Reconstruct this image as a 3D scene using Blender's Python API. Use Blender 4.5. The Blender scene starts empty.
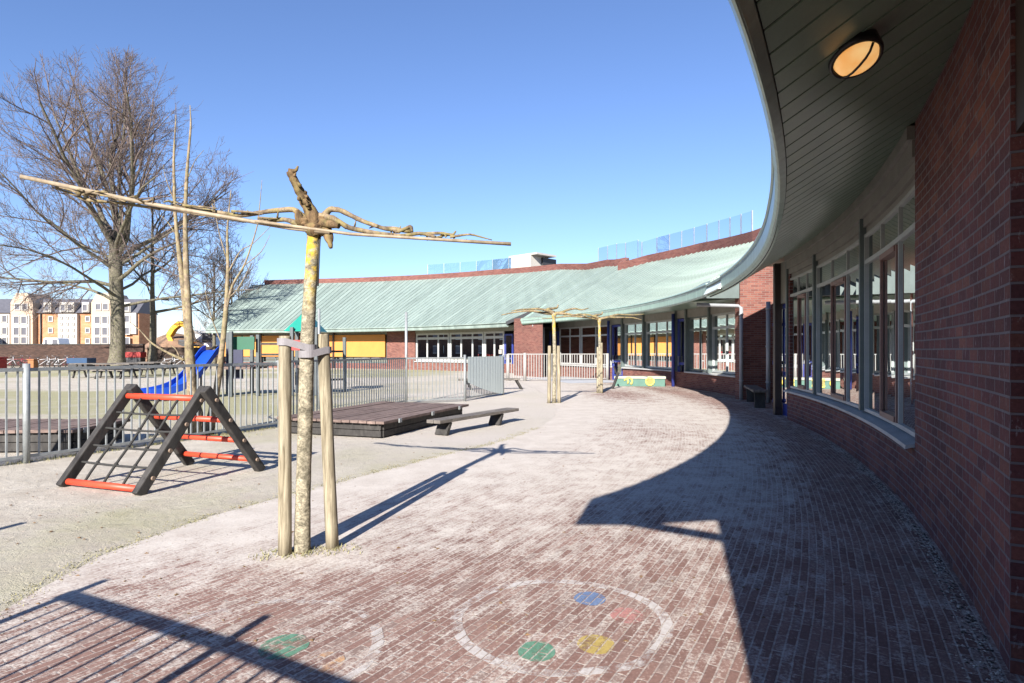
import bpy, bmesh, math, random
from math import sin, cos, tan, atan2, radians as R, degrees, sqrt, pi
from mathutils import Vector, Matrix, noise as mnoise

random.seed(7)
scene = bpy.context.scene
COL = scene.collection
F = 625.8           # focal length in pixels of the photograph
HOR = 350.0         # horizon row
CAMH = 1.5
CX, CY = -27.7, 19.1   # centre of the curved building

# ------------------------------------------------------------------ helpers
def polar(r, th, z=0.0):
    return Vector((CX + r*cos(th), CY + r*sin(th), z))

def th_px(px, r):
    """angle on the circle of radius r where the sight line through column px meets it (far root)"""
    k = (px-512.0)/F
    a = k*k+1; b = -2*k*CX - 2*CY; c = CX*CX + CY*CY - r*r
    Y = (-b + sqrt(max(0, b*b-4*a*c)))/(2*a)
    return atan2(Y-CY, k*Y-CX)

def gpt(px, py, h=0.0):
    Y = (CAMH-h)*F/(py-HOR)
    return Vector(((px-512.0)/F*Y, Y, h))

def lerp(a, b, t): return a + (b-a)*t
def interp(tab, x):
    if x <= tab[0][0]: return tab[0][1]
    for (x0, y0), (x1, y1) in zip(tab, tab[1:]):
        if x <= x1:
            return lerp(y0, y1, (x-x0)/(x1-x0) if x1 > x0 else 1)
    return tab[-1][1]
def frange(a, b, n): return [a+(b-a)*i/n for i in range(n+1)]

class MB:
    """collects faces and links them as one mesh object"""
    def __init__(s): s.v = []; s.f = []; s.uv = []; s.sm = []; s.at = None
    def add(s, verts, faces, uvs=None, smooth=False):
        o = len(s.v)
        s.v += [Vector(p) for p in verts]
        for i, fc in enumerate(faces):
            s.f.append([o+k for k in fc]); s.sm.append(smooth)
            s.uv.append(uvs[i] if uvs else None)
    def box(s, c, size, rz=0.0, mat=None):
        sx, sy, sz = [d/2 for d in size]
        M = mat if mat is not None else Matrix.Translation(Vector(c)) @ Matrix.Rotation(rz, 4, 'Z')
        vs = [M @ Vector((x*sx, y*sy, z*sz)) for z in (-1, 1) for x, y in ((-1,-1),(1,-1),(1,1),(-1,1))]
        s.add(vs, [(3,2,1,0),(4,5,6,7),(0,1,5,4),(1,2,6,5),(2,3,7,6),(3,0,4,7)])
    def beam(s, p, q, w, h, up=(0,0,1)):
        """box from p to q, w wide and h high"""
        p = Vector(p); q = Vector(q); d = q-p; L = d.length
        if L < 1e-6: return
        d /= L; u = Vector(up)
        if abs(d.dot(u)) > .99: u = Vector((0,1,0))
        sd = d.cross(u).normalized(); u = sd.cross(d)
        M = Matrix(((d.x, sd.x, u.x, 0),(d.y, sd.y, u.y, 0),(d.z, sd.z, u.z, 0),(0,0,0,1)))
        M.translation = (p+q)/2
        s.box(None, (L, w, h), mat=M)
    def tube(s, pts, rad, n=8, cap=True, smooth=True):
        pts = [Vector(p) for p in pts]
        rad = rad if isinstance(rad, (list, tuple)) else [rad]*len(pts)
        t0 = (pts[1]-pts[0]).normalized()
        a = t0.cross(Vector((0,0,1)))
        if a.length < .05: a = t0.cross(Vector((0,1,0)))
        a.normalize()
        vs = []; N = len(pts)
        for i, p in enumerate(pts):
            t = (pts[min(i+1, N-1)]-pts[max(i-1, 0)])
            if t.length < 1e-9: t = t0
            t = t.normalized()
            a = a - t*a.dot(t)
            if a.length < 1e-4: a = t.cross(Vector((1,0,0)))
            a.normalize(); b = t.cross(a)
            for k in range(n):
                w = 2*pi*k/n
                vs.append(p + (a*cos(w)+b*sin(w))*rad[i])
        fs = []
        for i in range(N-1):
            for k in range(n):
                k2 = (k+1) % n
                fs.append((i*n+k, i*n+k2, (i+1)*n+k2, (i+1)*n+k))
        s.add(vs, fs, smooth=smooth)
        if cap:
            o = len(s.v)-len(vs)
            s.f.append([o+k for k in range(n)][::-1]); s.uv.append(None); s.sm.append(False)
            s.f.append([o+(N-1)*n+k for k in range(n)]); s.uv.append(None); s.sm.append(False)
    def sweep(s, ths, prof, closed=True, caps=True, smooth=False):
        """sweep a profile [(r, z), ...] (a list or a function of theta) round the building's centre"""
        pf = prof if callable(prof) else (lambda t: prof)
        n = len(pf(ths[0])); vs = []; dist = None
        for t in ths:
            for (r, z) in pf(t): vs.append(polar(r, t, z))
        fs = []; uvs = []
        m = n if closed else n-1
        for i in range(len(ths)-1):
            p = pf(ths[i]); q = pf(ths[i+1])
            for k in range(m):
                k2 = (k+1) % n
                fs.append((i*n+k, (i+1)*n+k, (i+1)*n+k2, i*n+k2))
                flat = abs(p[k][1]-p[k2][1]) < abs(p[k][0]-p[k2][0])*.4
                j = 0 if flat else 1
                uvs.append([(ths[i]*34, p[k][j]), (ths[i+1]*34, q[k][j]), (ths[i+1]*34, q[k2][j]), (ths[i]*34, p[k2][j])])
        if closed and caps:
            for e, rev in ((0, False), (len(ths)-1, True)):
                idx = [e*n+k for k in range(n)]; p = pf(ths[e])
                fs.append(idx[::-1] if rev else idx)
                uvs.append([p[k] for k in (range(n-1, -1, -1) if rev else range(n))])
        s.add(vs, fs, uvs, smooth)
    def prism(s, poly, z0, z1):
        """vertical prism over an xy polygon"""
        n = len(poly); P = list(poly)
        vs = [(x, y, z0) for x, y in P] + [(x, y, z1) for x, y in P]
        fs = [tuple(range(n-1, -1, -1)), tuple(range(n, 2*n))]; uvs = [[(x, y) for x, y in P[::-1]], [(x, y) for x, y in P]]
        c = 0
        for k in range(n):
            k2 = (k+1) % n
            L = sqrt((P[k2][0]-P[k][0])**2+(P[k2][1]-P[k][1])**2)
            fs.append((k, k2, n+k2, n+k)); uvs.append([(c, z0), (c+L, z0), (c+L, z1), (c, z1)]); c += L
        s.add(vs, fs, uvs)
    def torus(s, c, Rr, r, axis='Y', n=20, m=8, M=None):
        M = M if M is not None else Matrix.Translation(Vector(c))
        vs = []
        for i in range(n):
            a = 2*pi*i/n
            for k in range(m):
                b = 2*pi*k/m; q = Rr + r*cos(b)
                p = {'Y': (q*cos(a), r*sin(b), q*sin(a)), 'Z': (q*cos(a), q*sin(a), r*sin(b)), 'X': (r*sin(b), q*cos(a), q*sin(a))}[axis]
                vs.append(M @ Vector(p))
        fs = [(i*m+k, ((i+1) % n)*m+k, ((i+1) % n)*m+(k+1) % m, i*m+(k+1) % m) for i in range(n) for k in range(m)]
        s.add(vs, fs, smooth=True)
    def build(s, name, mat, parent=None, bevel=0.0, fix=True):
        base = WLOC.get(parent.name, Vector()) if parent else Vector()
        me = bpy.data.meshes.new(name)
        me.from_pydata([tuple(p-base) for p in s.v], [], s.f)
        if any(u is not None for u in s.uv):
            ul = me.uv_layers.new(name='UVMap')
            for poly, u in zip(me.polygons, s.uv):
                for j, li in enumerate(poly.loop_indices):
                    if u is not None: ul.data[li].uv = u[j]
                    else:
                        co = me.vertices[me.loops[li].vertex_index].co
                        ul.data[li].uv = (co.x, co.z)
        me.polygons.foreach_set('use_smooth', s.sm)
        if s.at is not None:
            a = me.attributes.new('dust', 'FLOAT', 'POINT')
            a.data.foreach_set('value', s.at)
        if fix and len(s.f) < 60000:
            bm = bmesh.new(); bm.from_mesh(me)
            bmesh.ops.recalc_face_normals(bm, faces=bm.faces); bm.to_mesh(me); bm.free()
        me.materials.append(mat)
        o = bpy.data.objects.new(name, me); COL.objects.link(o)
        if parent: o.parent = parent
        WLOC[o.name] = base.copy()
        if bevel:
            b = o.modifiers.new('bevel', 'BEVEL'); b.width = bevel; b.segments = 2; b.limit_method = 'ANGLE'
        return o

WLOC = {}
def empty(name, loc=(0,0,0)):
    o = bpy.data.objects.new(name, None); COL.objects.link(o)
    o.location = loc; o.empty_display_size = .2; WLOC[o.name] = Vector(loc)
    return o
def tag(o, label=None, cat=None, group=None, kind=None):
    if label: o['label'] = label
    if cat: o['category'] = cat
    if group: o['group'] = group
    if kind: o['kind'] = kind
    return o
KIDS = {}
def kids(o): return [c for c in COL.objects if c.parent == o]
def copy_tree(o, parent=None):
    c = o.copy(); COL.objects.link(c); c.parent = parent
    for k in kids(o): copy_tree(k, c)
    return c

# ------------------------------------------------------------------ materials
def newmat(name):
    m = bpy.data.materials.new(name); m.use_nodes = True
    nt = m.node_tree; nt.nodes.clear()
    out = nt.nodes.new('ShaderNodeOutputMaterial'); b = nt.nodes.new('ShaderNodeBsdfPrincipled')
    nt.links.new(b.outputs[0], out.inputs[0])
    return m, nt, b, out
def N(nt, t, **kw):
    n = nt.nodes.new(t)
    for k, v in kw.items():
        if hasattr(n, k): setattr(n, k, v)
        else: n.inputs[k].default_value = v
    return n
def ramp(nt, src, stops):
    n = nt.nodes.new('ShaderNodeValToRGB'); e = n.color_ramp.elements
    while len(e) > 1: e.remove(e[-1])
    for i, (p, c) in enumerate(stops):
        if i == 0: e[0].position = p; el = e[0]
        else: el = e.new(p)
        c = c if isinstance(c, (tuple, list)) else (c, c, c)
        el.color = (*c, 1)
    nt.links.new(src, n.inputs[0]); return n.outputs[0]
def mixc(nt, fac, a, b, blend='MIX'):
    n = nt.nodes.new('ShaderNodeMix'); n.data_type = 'RGBA'; n.blend_type = blend
    for sock, val in ((n.inputs[0], fac), (n.inputs[6], a), (n.inputs[7], b)):
        if isinstance(val, (int, float)): sock.default_value = val
        elif isinstance(val, (tuple, list)): sock.default_value = (*val, 1)
        else: nt.links.new(val, sock)
    return n.outputs[2]
def mth(nt, op, a, b=None, clamp=False):
    n = nt.nodes.new('ShaderNodeMath'); n.operation = op; n.use_clamp = clamp
    for i, val in enumerate((a, b)):
        if val is None: continue
        if isinstance(val, (int, float)): n.inputs[i].default_value = val
        else: nt.links.new(val, n.inputs[i])
    return n.outputs[0]
def tex_noise(nt, scale, detail=4, rough=.55, vec=None, dist=0.0):
    n = N(nt, 'ShaderNodeTexNoise', Scale=scale, Detail=detail, Roughness=rough, Distortion=dist)
    if vec is not None: nt.links.new(vec, n.inputs['Vector'])
    return n.outputs[0]
def objco(nt): return nt.nodes.new('ShaderNodeTexCoord').outputs['Object']
def uvco(nt): return nt.nodes.new('ShaderNodeTexCoord').outputs['UV']
def mapping(nt, vec, scale=(1,1,1), loc=(0,0,0), rot=(0,0,0)):
    n = nt.nodes.new('ShaderNodeMapping'); nt.links.new(vec, n.inputs[0])
    n.inputs['Scale'].default_value = scale; n.inputs['Location'].default_value = loc; n.inputs['Rotation'].default_value = rot
    return n.outputs[0]
def bump(nt, b, h, strength=.3, dist=.01):
    n = N(nt, 'ShaderNodeBump', Strength=strength, Distance=dist)
    nt.links.new(h, n.inputs['Height']); nt.links.new(n.outputs[0], b.inputs['Normal'])

def plain(name, col, rough=.6, var=.25, scale=6, metal=0.0, spec=.5, stretch=(1,1,1), bmp=.15, fine=60):
    """paint or material with mottling and a little fine grain"""
    m, nt, b, out = newmat(name)
    v = mapping(nt, objco(nt), stretch)
    n1 = tex_noise(nt, scale, 5, .6, v); n2 = tex_noise(nt, fine, 3, .6, v)
    f = mth(nt, 'ADD', mth(nt, 'MULTIPLY', n1, .7), mth(nt, 'MULTIPLY', n2, .3))
    c = ramp(nt, f, [(.3, tuple(x*(1-var) for x in col)), (.7, tuple(min(1, x*(1+var)) for x in col))])
    nt.links.new(c, b.inputs['Base Color'])
    b.inputs['Roughness'].default_value = rough; b.inputs['Metallic'].default_value = metal
    b.inputs['Specular IOR Level'].default_value = spec
    if bmp: bump(nt, b, n2, bmp, .004)
    return m

def brick_mat(name, c1, c2, c3, mortar, bw=.22, rh=.0655, ms=.006, weather=.25, bmp=.6, chalk=0.0):
    m, nt, b, out = newmat(name)
    uv = uvco(nt)
    wob = N(nt, 'ShaderNodeTexNoise', Scale=2.0, Detail=2.0); nt.links.new(uv, wob.inputs['Vector'])
    va = nt.nodes.new('ShaderNodeVectorMath'); va.operation = 'MULTIPLY_ADD'
    nt.links.new(wob.outputs['Color'], va.inputs[0]); va.inputs[1].default_value = (.006, .006, 0); nt.links.new(uv, va.inputs[2])
    bt = N(nt, 'ShaderNodeTexBrick'); nt.links.new(va.outputs[0], bt.inputs['Vector'])
    bt.inputs['Color1'].default_value = (0,0,0,1); bt.inputs['Color2'].default_value = (1,1,1,1)
    bt.inputs['Mortar'].default_value = (.5,.5,.5,1)
    bt.inputs['Scale'].default_value = 1; bt.inputs['Mortar Size'].default_value = ms; bt.inputs['Mortar Smooth'].default_value = .3
    bt.inputs['Brick Width'].default_value = bw; bt.inputs['Row Height'].default_value = rh
    fine = tex_noise(nt, 45, 5, .65, uv)
    base = ramp(nt, bt.outputs['Color'], [(0, c1), (.5, c2), (1, c3)])
    base = mixc(nt, .45, base, ramp(nt, fine, [(.3, (.25,.25,.25)), (.7, (.85,.85,.85))]), 'OVERLAY')
    big = tex_noise(nt, .8, 5, .6, uv)
    base = mixc(nt, weather, base, ramp(nt, big, [(.3, (.15,.15,.15)), (.7, (.8,.8,.8))]), 'OVERLAY')
    col = mixc(nt, bt.outputs['Fac'], base, mortar)
    if chalk:
        n3 = tex_noise(nt, 9, 6, .75, mapping(nt, uv, (3, 1, 1)))
        col = mixc(nt, mth(nt, 'MULTIPLY', ramp(nt, n3, [(.58, 0.0), (.74, 1.0)]), chalk), col, (.5, .48, .5))
    nt.links.new(col, b.inputs['Base Color']); b.inputs['Roughness'].default_value = .85
    b.inputs['Specular IOR Level'].default_value = .25
    h = mth(nt, 'SUBTRACT', mth(nt, 'MULTIPLY', fine, .4), bt.outputs['Fac'])
    bump(nt, b, h, bmp, .006)
    return m

def glass_mat(name, tint=(.75, .82, .8), refl=.12, boost=1.0):
    m, nt, b, out = newmat(name); nt.nodes.remove(b)
    tr = nt.nodes.new('ShaderNodeBsdfTransparent'); tr.inputs[0].default_value = (*tint, 1)
    gl = nt.nodes.new('ShaderNodeBsdfGlossy'); gl.inputs[0].default_value = (.92, .95, .95, 1); gl.inputs['Roughness'].default_value = .0
    fr = N(nt, 'ShaderNodeFresnel', IOR=1.5)
    fac = mth(nt, 'ADD', mth(nt, 'MULTIPLY', fr.outputs[0], boost), refl, clamp=True)
    mx = nt.nodes.new('ShaderNodeMixShader'); nt.links.new(fac, mx.inputs[0]); nt.links.new(tr.outputs[0], mx.inputs[1]); nt.links.new(gl.outputs[0], mx.inputs[2])
    nz = N(nt, 'ShaderNodeTexNoise', Scale=1.3, Detail=1.0); nt.links.new(objco(nt), nz.inputs['Vector'])
    bp = N(nt, 'ShaderNodeBump', Strength=.02, Distance=.02); nt.links.new(nz.outputs[0], bp.inputs['Height']); nt.links.new(bp.outputs[0], gl.inputs['Normal'])
    nt.links.new(mx.outputs[0], out.inputs[0])
    return m

def wood_mat(name, a, bcol, grain=30, rough=.8, stretch=(1, 1, .06), bmp=.4):
    m, nt, b, out = newmat(name)
    v = mapping(nt, objco(nt), stretch)
    n1 = tex_noise(nt, grain, 6, .65, v, .4); n2 = tex_noise(nt, 1.7, 4, .6, objco(nt))
    c = ramp(nt, n1, [(.3, a), (.65, bcol)])
    c = mixc(nt, .35, c, ramp(nt, n2, [(.3, (.2,.2,.2)), (.7, (.8,.8,.8))]), 'OVERLAY')
    nt.links.new(c, b.inputs['Base Color']); b.inputs['Roughness'].default_value = rough
    b.inputs['Specular IOR Level'].default_value = .25
    bump(nt, b, n1, bmp, .006)
    return m

M = {}
M['brick'] = brick_mat('dark red brick', (.085,.034,.036), (.125,.044,.042), (.165,.066,.05), (.15,.13,.135), rh=.0755, ms=.0075, weather=.5, bmp=1.0, chalk=.6)
M['brick_far'] = brick_mat('red brick', (.12,.043,.034), (.165,.062,.048), (.20,.085,.062), (.17,.14,.125))
M['parapet'] = brick_mat('parapet brick', (.125,.042,.035), (.155,.056,.046), (.185,.075,.058), (.14,.11,.10))
M['boundary'] = brick_mat('old boundary brick', (.035,.02,.016), (.05,.027,.02), (.07,.04,.03), (.05,.042,.036), bw=.24, rh=.08)
M['orange_brick'] = brick_mat('orange brick', (.30,.135,.065), (.34,.16,.08), (.38,.19,.10), (.45,.33,.22), bw=.5, rh=.16)
M['white'] = plain('white render', (.38,.355,.32), .7, .10, 2)
M['slate'] = plain('dark slate', (.075,.075,.09), .6, .25, 2)
def copper():
    m, nt, b, out = newmat('verdigris copper sheet')
    uv = uvco(nt); oc = objco(nt)
    n1 = tex_noise(nt, 1.2, 6, .65, mapping(nt, uv, (1.6, .35, 1))); n2 = tex_noise(nt, 22, 4, .6, mapping(nt, uv, (1, .15, 1)))
    c = ramp(nt, n1, [(.28, (.15,.19,.17)), (.5, (.195,.245,.22)), (.72, (.245,.295,.265))])
    c = mixc(nt, .3, c, ramp(nt, n2, [(.3, (.3,.3,.3)), (.7, (.72,.72,.72))]), 'OVERLAY')
    sp = nt.nodes.new('ShaderNodeSeparateXYZ'); nt.links.new(uv, sp.inputs[0])
    wn = nt.nodes.new('ShaderNodeTexWhiteNoise'); wn.noise_dimensions = '1D'
    nt.links.new(mth(nt, 'FLOOR', mth(nt, 'DIVIDE', sp.outputs[0], .4274)), wn.inputs['W'])
    c = mixc(nt, .35, c, ramp(nt, wn.outputs['Value'], [(0, (.36,.36,.36)), (1, (.64,.64,.64))]), 'OVERLAY')
    d = tex_noise(nt, .55, 6, .7, oc)
    c = mixc(nt, ramp(nt, d, [(.55, 0.0), (.75, .6)]), c, (.12,.15,.135))
    nt.links.new(c, b.inputs['Base Color']); b.inputs['Roughness'].default_value = .55
    bump(nt, b, n2, .1, .004)
    return m
M['copper'] = copper()
M['copper_light'] = plain('pale new copper', (.60,.66,.62), .5, .10, 2)
M['fascia'] = plain('green grey fascia metal', (.27,.38,.32), .35, .28, 1.6, stretch=(6,6,.6), spec=.6)
M['soffit'] = plain('grey green soffit boards', (.21,.31,.23), .34, .2, 1.3, spec=.6, bmp=.03)
M['soffit_gap'] = plain('dark groove', (.012,.013,.012), .9, .1)
M['frame_dark'] = plain('dark grey green window frame', (.10,.125,.12), .45, .15, 4)
M['frame_grey'] = plain('grey window frame', (.36,.38,.37), .5, .15, 4)
M['frame_white'] = plain('off white window frame', (.42,.42,.41), .5, .12, 4)
M['frame_red'] = plain('brown red sash wood', (.20,.11,.09), .5, .2, 6)
M['blue'] = plain('blue painted frame', (.035,.05,.24), .4, .2, 4)
M['head'] = plain('brown grey head boards', (.22,.21,.185), .5, .2, 3)
M['sill'] = plain('zinc sill', (.30,.32,.33), .45, .25, 3, spec=.5)
M['glass'] = glass_mat('window glass', (.55,.60,.58), .34, 2.0)
M['glass_rail'] = glass_mat('blue grey safety glass', (.80,.85,.91), .02, .4)
M['glass_rail_green'] = glass_mat('green grey safety glass', (.80,.90,.88), .02, .5)
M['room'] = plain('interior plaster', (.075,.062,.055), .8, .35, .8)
M['room_dark'] = plain('interior floor', (.10,.075,.06), .6, .3, 1)
M['curtain'] = plain('dark curtain', (.06,.05,.055), .9, .3, 8, stretch=(1,1,.1))
M['curtain_red'] = plain('dull red curtain', (.20,.045,.04), .9, .3, 8, stretch=(1,1,.1))
M['orange_blind'] = plain('orange blind cloth', (.62,.30,.045), .8, .12, 4)
M['yellow'] = plain('yellow sun screen', (.46,.195,.042), .75, .10, 1.5)
M['column'] = plain('dark brown steel', (.035,.022,.018), .45, .2, 5)
M['pipe'] = plain('grey downpipe', (.26,.27,.28), .5, .15, 5)
M['galv'] = plain('galvanised steel', (.27,.285,.285), .45, .25, 8, metal=.35, bmp=.05)
M['galv_dark'] = plain('weathered dark steel', (.06,.07,.072), .5, .25, 8, metal=.2)
M['pale_fence'] = plain('pale painted fence steel', (.27,.26,.245), .55, .15, 6)
M['panel'] = plain('pale grey green sheet', (.58,.65,.63), .5, .1, 2, stretch=(8,8,.4))
M['stake'] = wood_mat('weathered round stake', (.09,.07,.042), (.33,.285,.20), 48)
M['cane'] = wood_mat('bamboo cane', (.17,.13,.085), (.30,.24,.165), 14, .5, bmp=.1)
M['timber'] = wood_mat('dark stained timber', (.022,.020,.019), (.05,.046,.042), 30, .65, (.5,.5,.2))
M['old_timber'] = wood_mat('old weathered planks', (.085,.058,.05), (.18,.13,.11), 26, .8, (.3,.3,1))
M['bench_wood'] = wood_mat('grey bench plank', (.075,.065,.058), (.17,.15,.13), 26, .75, (.3,.3,1))
M['red_bar'] = plain('orange red rung', (.56,.055,.022), .5, .15, 6)
M['rope'] = plain('dark rope', (.025,.024,.022), .9, .3, 40)
M['bolt'] = plain('worn bolt cap', (.20,.14,.10), .6, .2, 20)
M['tape'] = plain('grey rubber tie', (.20,.185,.19), .7, .2, 8)
M['blue_plastic'] = plain('blue plastic', (.010,.055,.36), .35, .12, 3)
M['green_panel'] = plain('green panel', (.004,.075,.035), .45, .15, 3)
M['teal'] = plain('teal plastic roof', (.012,.20,.15), .4, .12, 3)
M['red'] = plain('red plastic', (.28,.018,.014), .5, .15, 3)
M['navy'] = plain('navy panel', (.012,.014,.045), .5, .15, 3)
M['blue_bin'] = plain('blue box paint', (.008,.04,.10), .5, .15, 3)
M['orange'] = plain('orange paint', (.26,.10,.03), .5, .15, 3)
M['digger'] = plain('yellow machine paint', (.72,.38,.02), .4, .12, 3)
M['steel_dark'] = plain('dark steel', (.03,.03,.032), .5, .2, 6)
M['rubber'] = plain('black rubber', (.02,.02,.02), .8, .2, 8)
M['planter_green'] = plain('dark green painted board', (.055,.13,.10), .55, .2, 3)
M['ring_yellow'] = plain('yellow painted ring', (.75,.58,.10), .55, .1, 3)
M['lid'] = plain('pale green lid', (.30,.31,.25), .6, .15, 3)
M['grey_wall'] = plain('rooftop unit', (.40,.38,.34), .6, .12, 3)
M['white_paint'] = plain('white vehicle paint', (.75,.75,.74), .3, .05, 3)
M['flat_roof'] = plain('roof gravel', (.22,.21,.20), .9, .2, 4)
M['black'] = plain('black metal', (.015,.015,.015), .4, .2, 8)
M['bike_a'] = plain('silver bicycle paint', (.45,.45,.46), .35, .1, 8)
M['bike_b'] = plain('maroon bicycle paint', (.20,.03,.04), .35, .1, 8)

def lamp_mat():
    m, nt, b, out = newmat('lit amber lamp glass')
    b.inputs['Base Color'].default_value = (.7,.42,.16,1); b.inputs['Roughness'].default_value = .3
    b.inputs['Emission Color'].default_value = (1.0,.50,.14,1); b.inputs['Emission Strength'].default_value = .24
    n = tex_noise(nt, 9, 3, .5, objco(nt)); c = ramp(nt, n, [(.3, (.9,.36,.07)), (.7, (1,.62,.25))])
    nt.links.new(c, b.inputs['Emission Color'])
    return m
M['lamp'] = lamp_mat()

def bark_mat(name, a, bcol, lichen=None, amt=.5, top=None, sc=24, st=.35):
    m, nt, b, out = newmat(name); oc = objco(nt)
    v = mapping(nt, oc, (1, 1, st))
    n1 = tex_noise(nt, sc, 6, .7, v, .6)
    c = ramp(nt, n1, [(.32, a), (.66, bcol)])
    n4 = tex_noise(nt, sc*.3, 4, .7, oc, .8)
    c = mixc(nt, .75, c, ramp(nt, n4, [(.36, (.18,.18,.17)), (.5, (.5,.5,.5)), (.62, (.78,.77,.76))]), 'OVERLAY')
    if lichen:
        n2 = tex_noise(nt, 11, 5, .65, oc)
        f = ramp(nt, n2, [(.46, 0.0), (.58, 1.0)])
        if top:
            sep = nt.nodes.new('ShaderNodeSeparateXYZ'); nt.links.new(oc, sep.inputs[0])
            mr = N(nt, 'ShaderNodeMapRange'); mr.inputs[1].default_value = top[0]; mr.inputs[2].default_value = top[1]
            nt.links.new(sep.outputs[2], mr.inputs[0])
            f = mth(nt, 'MULTIPLY', f, mr.outputs[0])
        c = mixc(nt, mth(nt, 'MULTIPLY', f, amt), c, lichen)
    nt.links.new(c, b.inputs['Base Color']); b.inputs['Roughness'].default_value = .9; b.inputs['Specular IOR Level'].default_value = .2
    bump(nt, b, n1, .7, .012)
    return m
M['plane_bark'] = bark_mat('lichen covered plane bark', (.10,.085,.06), (.34,.30,.215), (.46,.31,.03), .95, (1.75, 2.15), 42, 1.5)
M['plane_branch'] = bark_mat('plane branch bark', (.06,.042,.03), (.23,.175,.11), (.24,.2,.07), .5)
M['plane_old'] = bark_mat('old knotted bark', (.03,.02,.014), (.17,.11,.055), (.2,.17,.06), .4)
M['tree_bark'] = bark_mat('grey brown bark', (.06,.052,.042), (.16,.14,.11), (.15,.15,.08), .5)
M['twig'] = bark_mat('dark twigs', (.085,.066,.06), (.17,.13,.115))
M['twig_brown'] = bark_mat('brown twigs', (.12,.09,.065), (.22,.165,.12))
M['young_bark'] = bark_mat('pale young bark', (.12,.09,.06), (.25,.195,.13), (.24,.21,.1), .5)

def ground_mat():
    m, nt, b, out = newmat('sandy worn ground'); oc = objco(nt)
    big = tex_noise(nt, .22, 6, .62, oc, .5); med = tex_noise(nt, 1.7, 7, .7, oc); fine = tex_noise(nt, 70, 5, .7, oc); grit = tex_noise(nt, 260, 3, .7, oc)
    sand = ramp(nt, med, [(.3, (.36,.315,.26)), (.55, (.455,.41,.345)), (.75, (.54,.495,.43))])
    sand = mixc(nt, .5, sand, ramp(nt, fine, [(.3, (.33,.33,.33)), (.7, (.68,.68,.68))]), 'OVERLAY')
    sc_ = tex_noise(nt, 5.5, 6, .75, oc, 1.2)
    sand = mixc(nt, mth(nt, 'MULTIPLY', ramp(nt, sc_, [(.55, 0.0), (.68, 1.0)]), .45), sand, (.24,.21,.165))
    gr = ramp(nt, fine, [(.3, (.19,.185,.085)), (.7, (.36,.34,.19))])
    # grassy belts of the far yard
    sep = nt.nodes.new('ShaderNodeSeparateXYZ'); nt.links.new(oc, sep.inputs[0])
    yy = mth(nt, 'ADD', mth(nt, 'DIVIDE', sep.outputs[1], 60.0), mth(nt, 'MULTIPLY', mth(nt, 'SUBTRACT', med, .5), .06))
    belt = ramp(nt, yy, [(.10, .38), (.17, .38), (.22, .48), (.25, .60), (.36, .62), (.42, .42), (.52, .40), (.60, .58), (.75, .6), (.85, .45)])
    west = N(nt, 'ShaderNodeMapRange'); west.inputs[1].default_value = -3.5; west.inputs[2].default_value = -6.5; nt.links.new(sep.outputs[0], west.inputs[0])
    mrr = mth(nt, 'MULTIPLY', mth(nt, 'SUBTRACT', belt, .5), west.outputs[0])
    g = mth(nt, 'ADD', mth(nt, 'ADD', mth(nt, 'MULTIPLY', big, .75), mth(nt, 'MULTIPLY', med, .25)), mrr)
    east = N(nt, 'ShaderNodeMapRange'); east.inputs[1].default_value = -5.5; east.inputs[2].default_value = -1.5; nt.links.new(sep.outputs[0], east.inputs[0])
    north = N(nt, 'ShaderNodeMapRange'); north.inputs[1].default_value = 6; north.inputs[2].default_value = 10; nt.links.new(sep.outputs[1], north.inputs[0])
    en = mth(nt, 'MULTIPLY', east.outputs[0], north.outputs[0])
    sand = mixc(nt, mth(nt, 'MULTIPLY', en, .85), sand, mixc(nt, fine, (.40,.355,.315), (.54,.49,.445)))
    c = mixc(nt, mth(nt, 'MULTIPLY', ramp(nt, g, [(.44, 0.0), (.6, .8)]), mth(nt, 'SUBTRACT', 1.0, mth(nt, 'MULTIPLY', en, .8))), sand, gr)
    nt.links.new(c, b.inputs['Base Color']); b.inputs['Roughness'].default_value = .95; b.inputs['Specular IOR Level'].default_value = .15
    bump(nt, b, mth(nt, 'ADD', fine, mth(nt, 'ADD', mth(nt, 'MULTIPLY', grit, .5), mth(nt, 'MULTIPLY', sc_, 2.5))), .7, .014)
    return m
M['ground'] = ground_mat()

def paving_nodes(nt):
    uv = uvco(nt)
    wob = N(nt, 'ShaderNodeTexNoise', Scale=1.3, Detail=3.0); nt.links.new(uv, wob.inputs['Vector'])
    va = nt.nodes.new('ShaderNodeVectorMath'); va.operation = 'MULTIPLY_ADD'
    nt.links.new(wob.outputs['Color'], va.inputs[0]); va.inputs[1].default_value = (.03, .03, 0); nt.links.new(uv, va.inputs[2])
    bt = N(nt, 'ShaderNodeTexBrick'); nt.links.new(va.outputs[0], bt.inputs['Vector'])
    bt.inputs['Color1'].default_value = (0,0,0,1); bt.inputs['Color2'].default_value = (1,1,1,1); bt.inputs['Mortar'].default_value = (.5,.5,.5,1)
    bt.inputs['Scale'].default_value = 1; bt.inputs['Mortar Size'].default_value = .0055; bt.inputs['Mortar Smooth'].default_value = .35
    bt.inputs['Brick Width'].default_value = .205; bt.inputs['Row Height'].default_value = .0505
    return uv, bt
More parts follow.
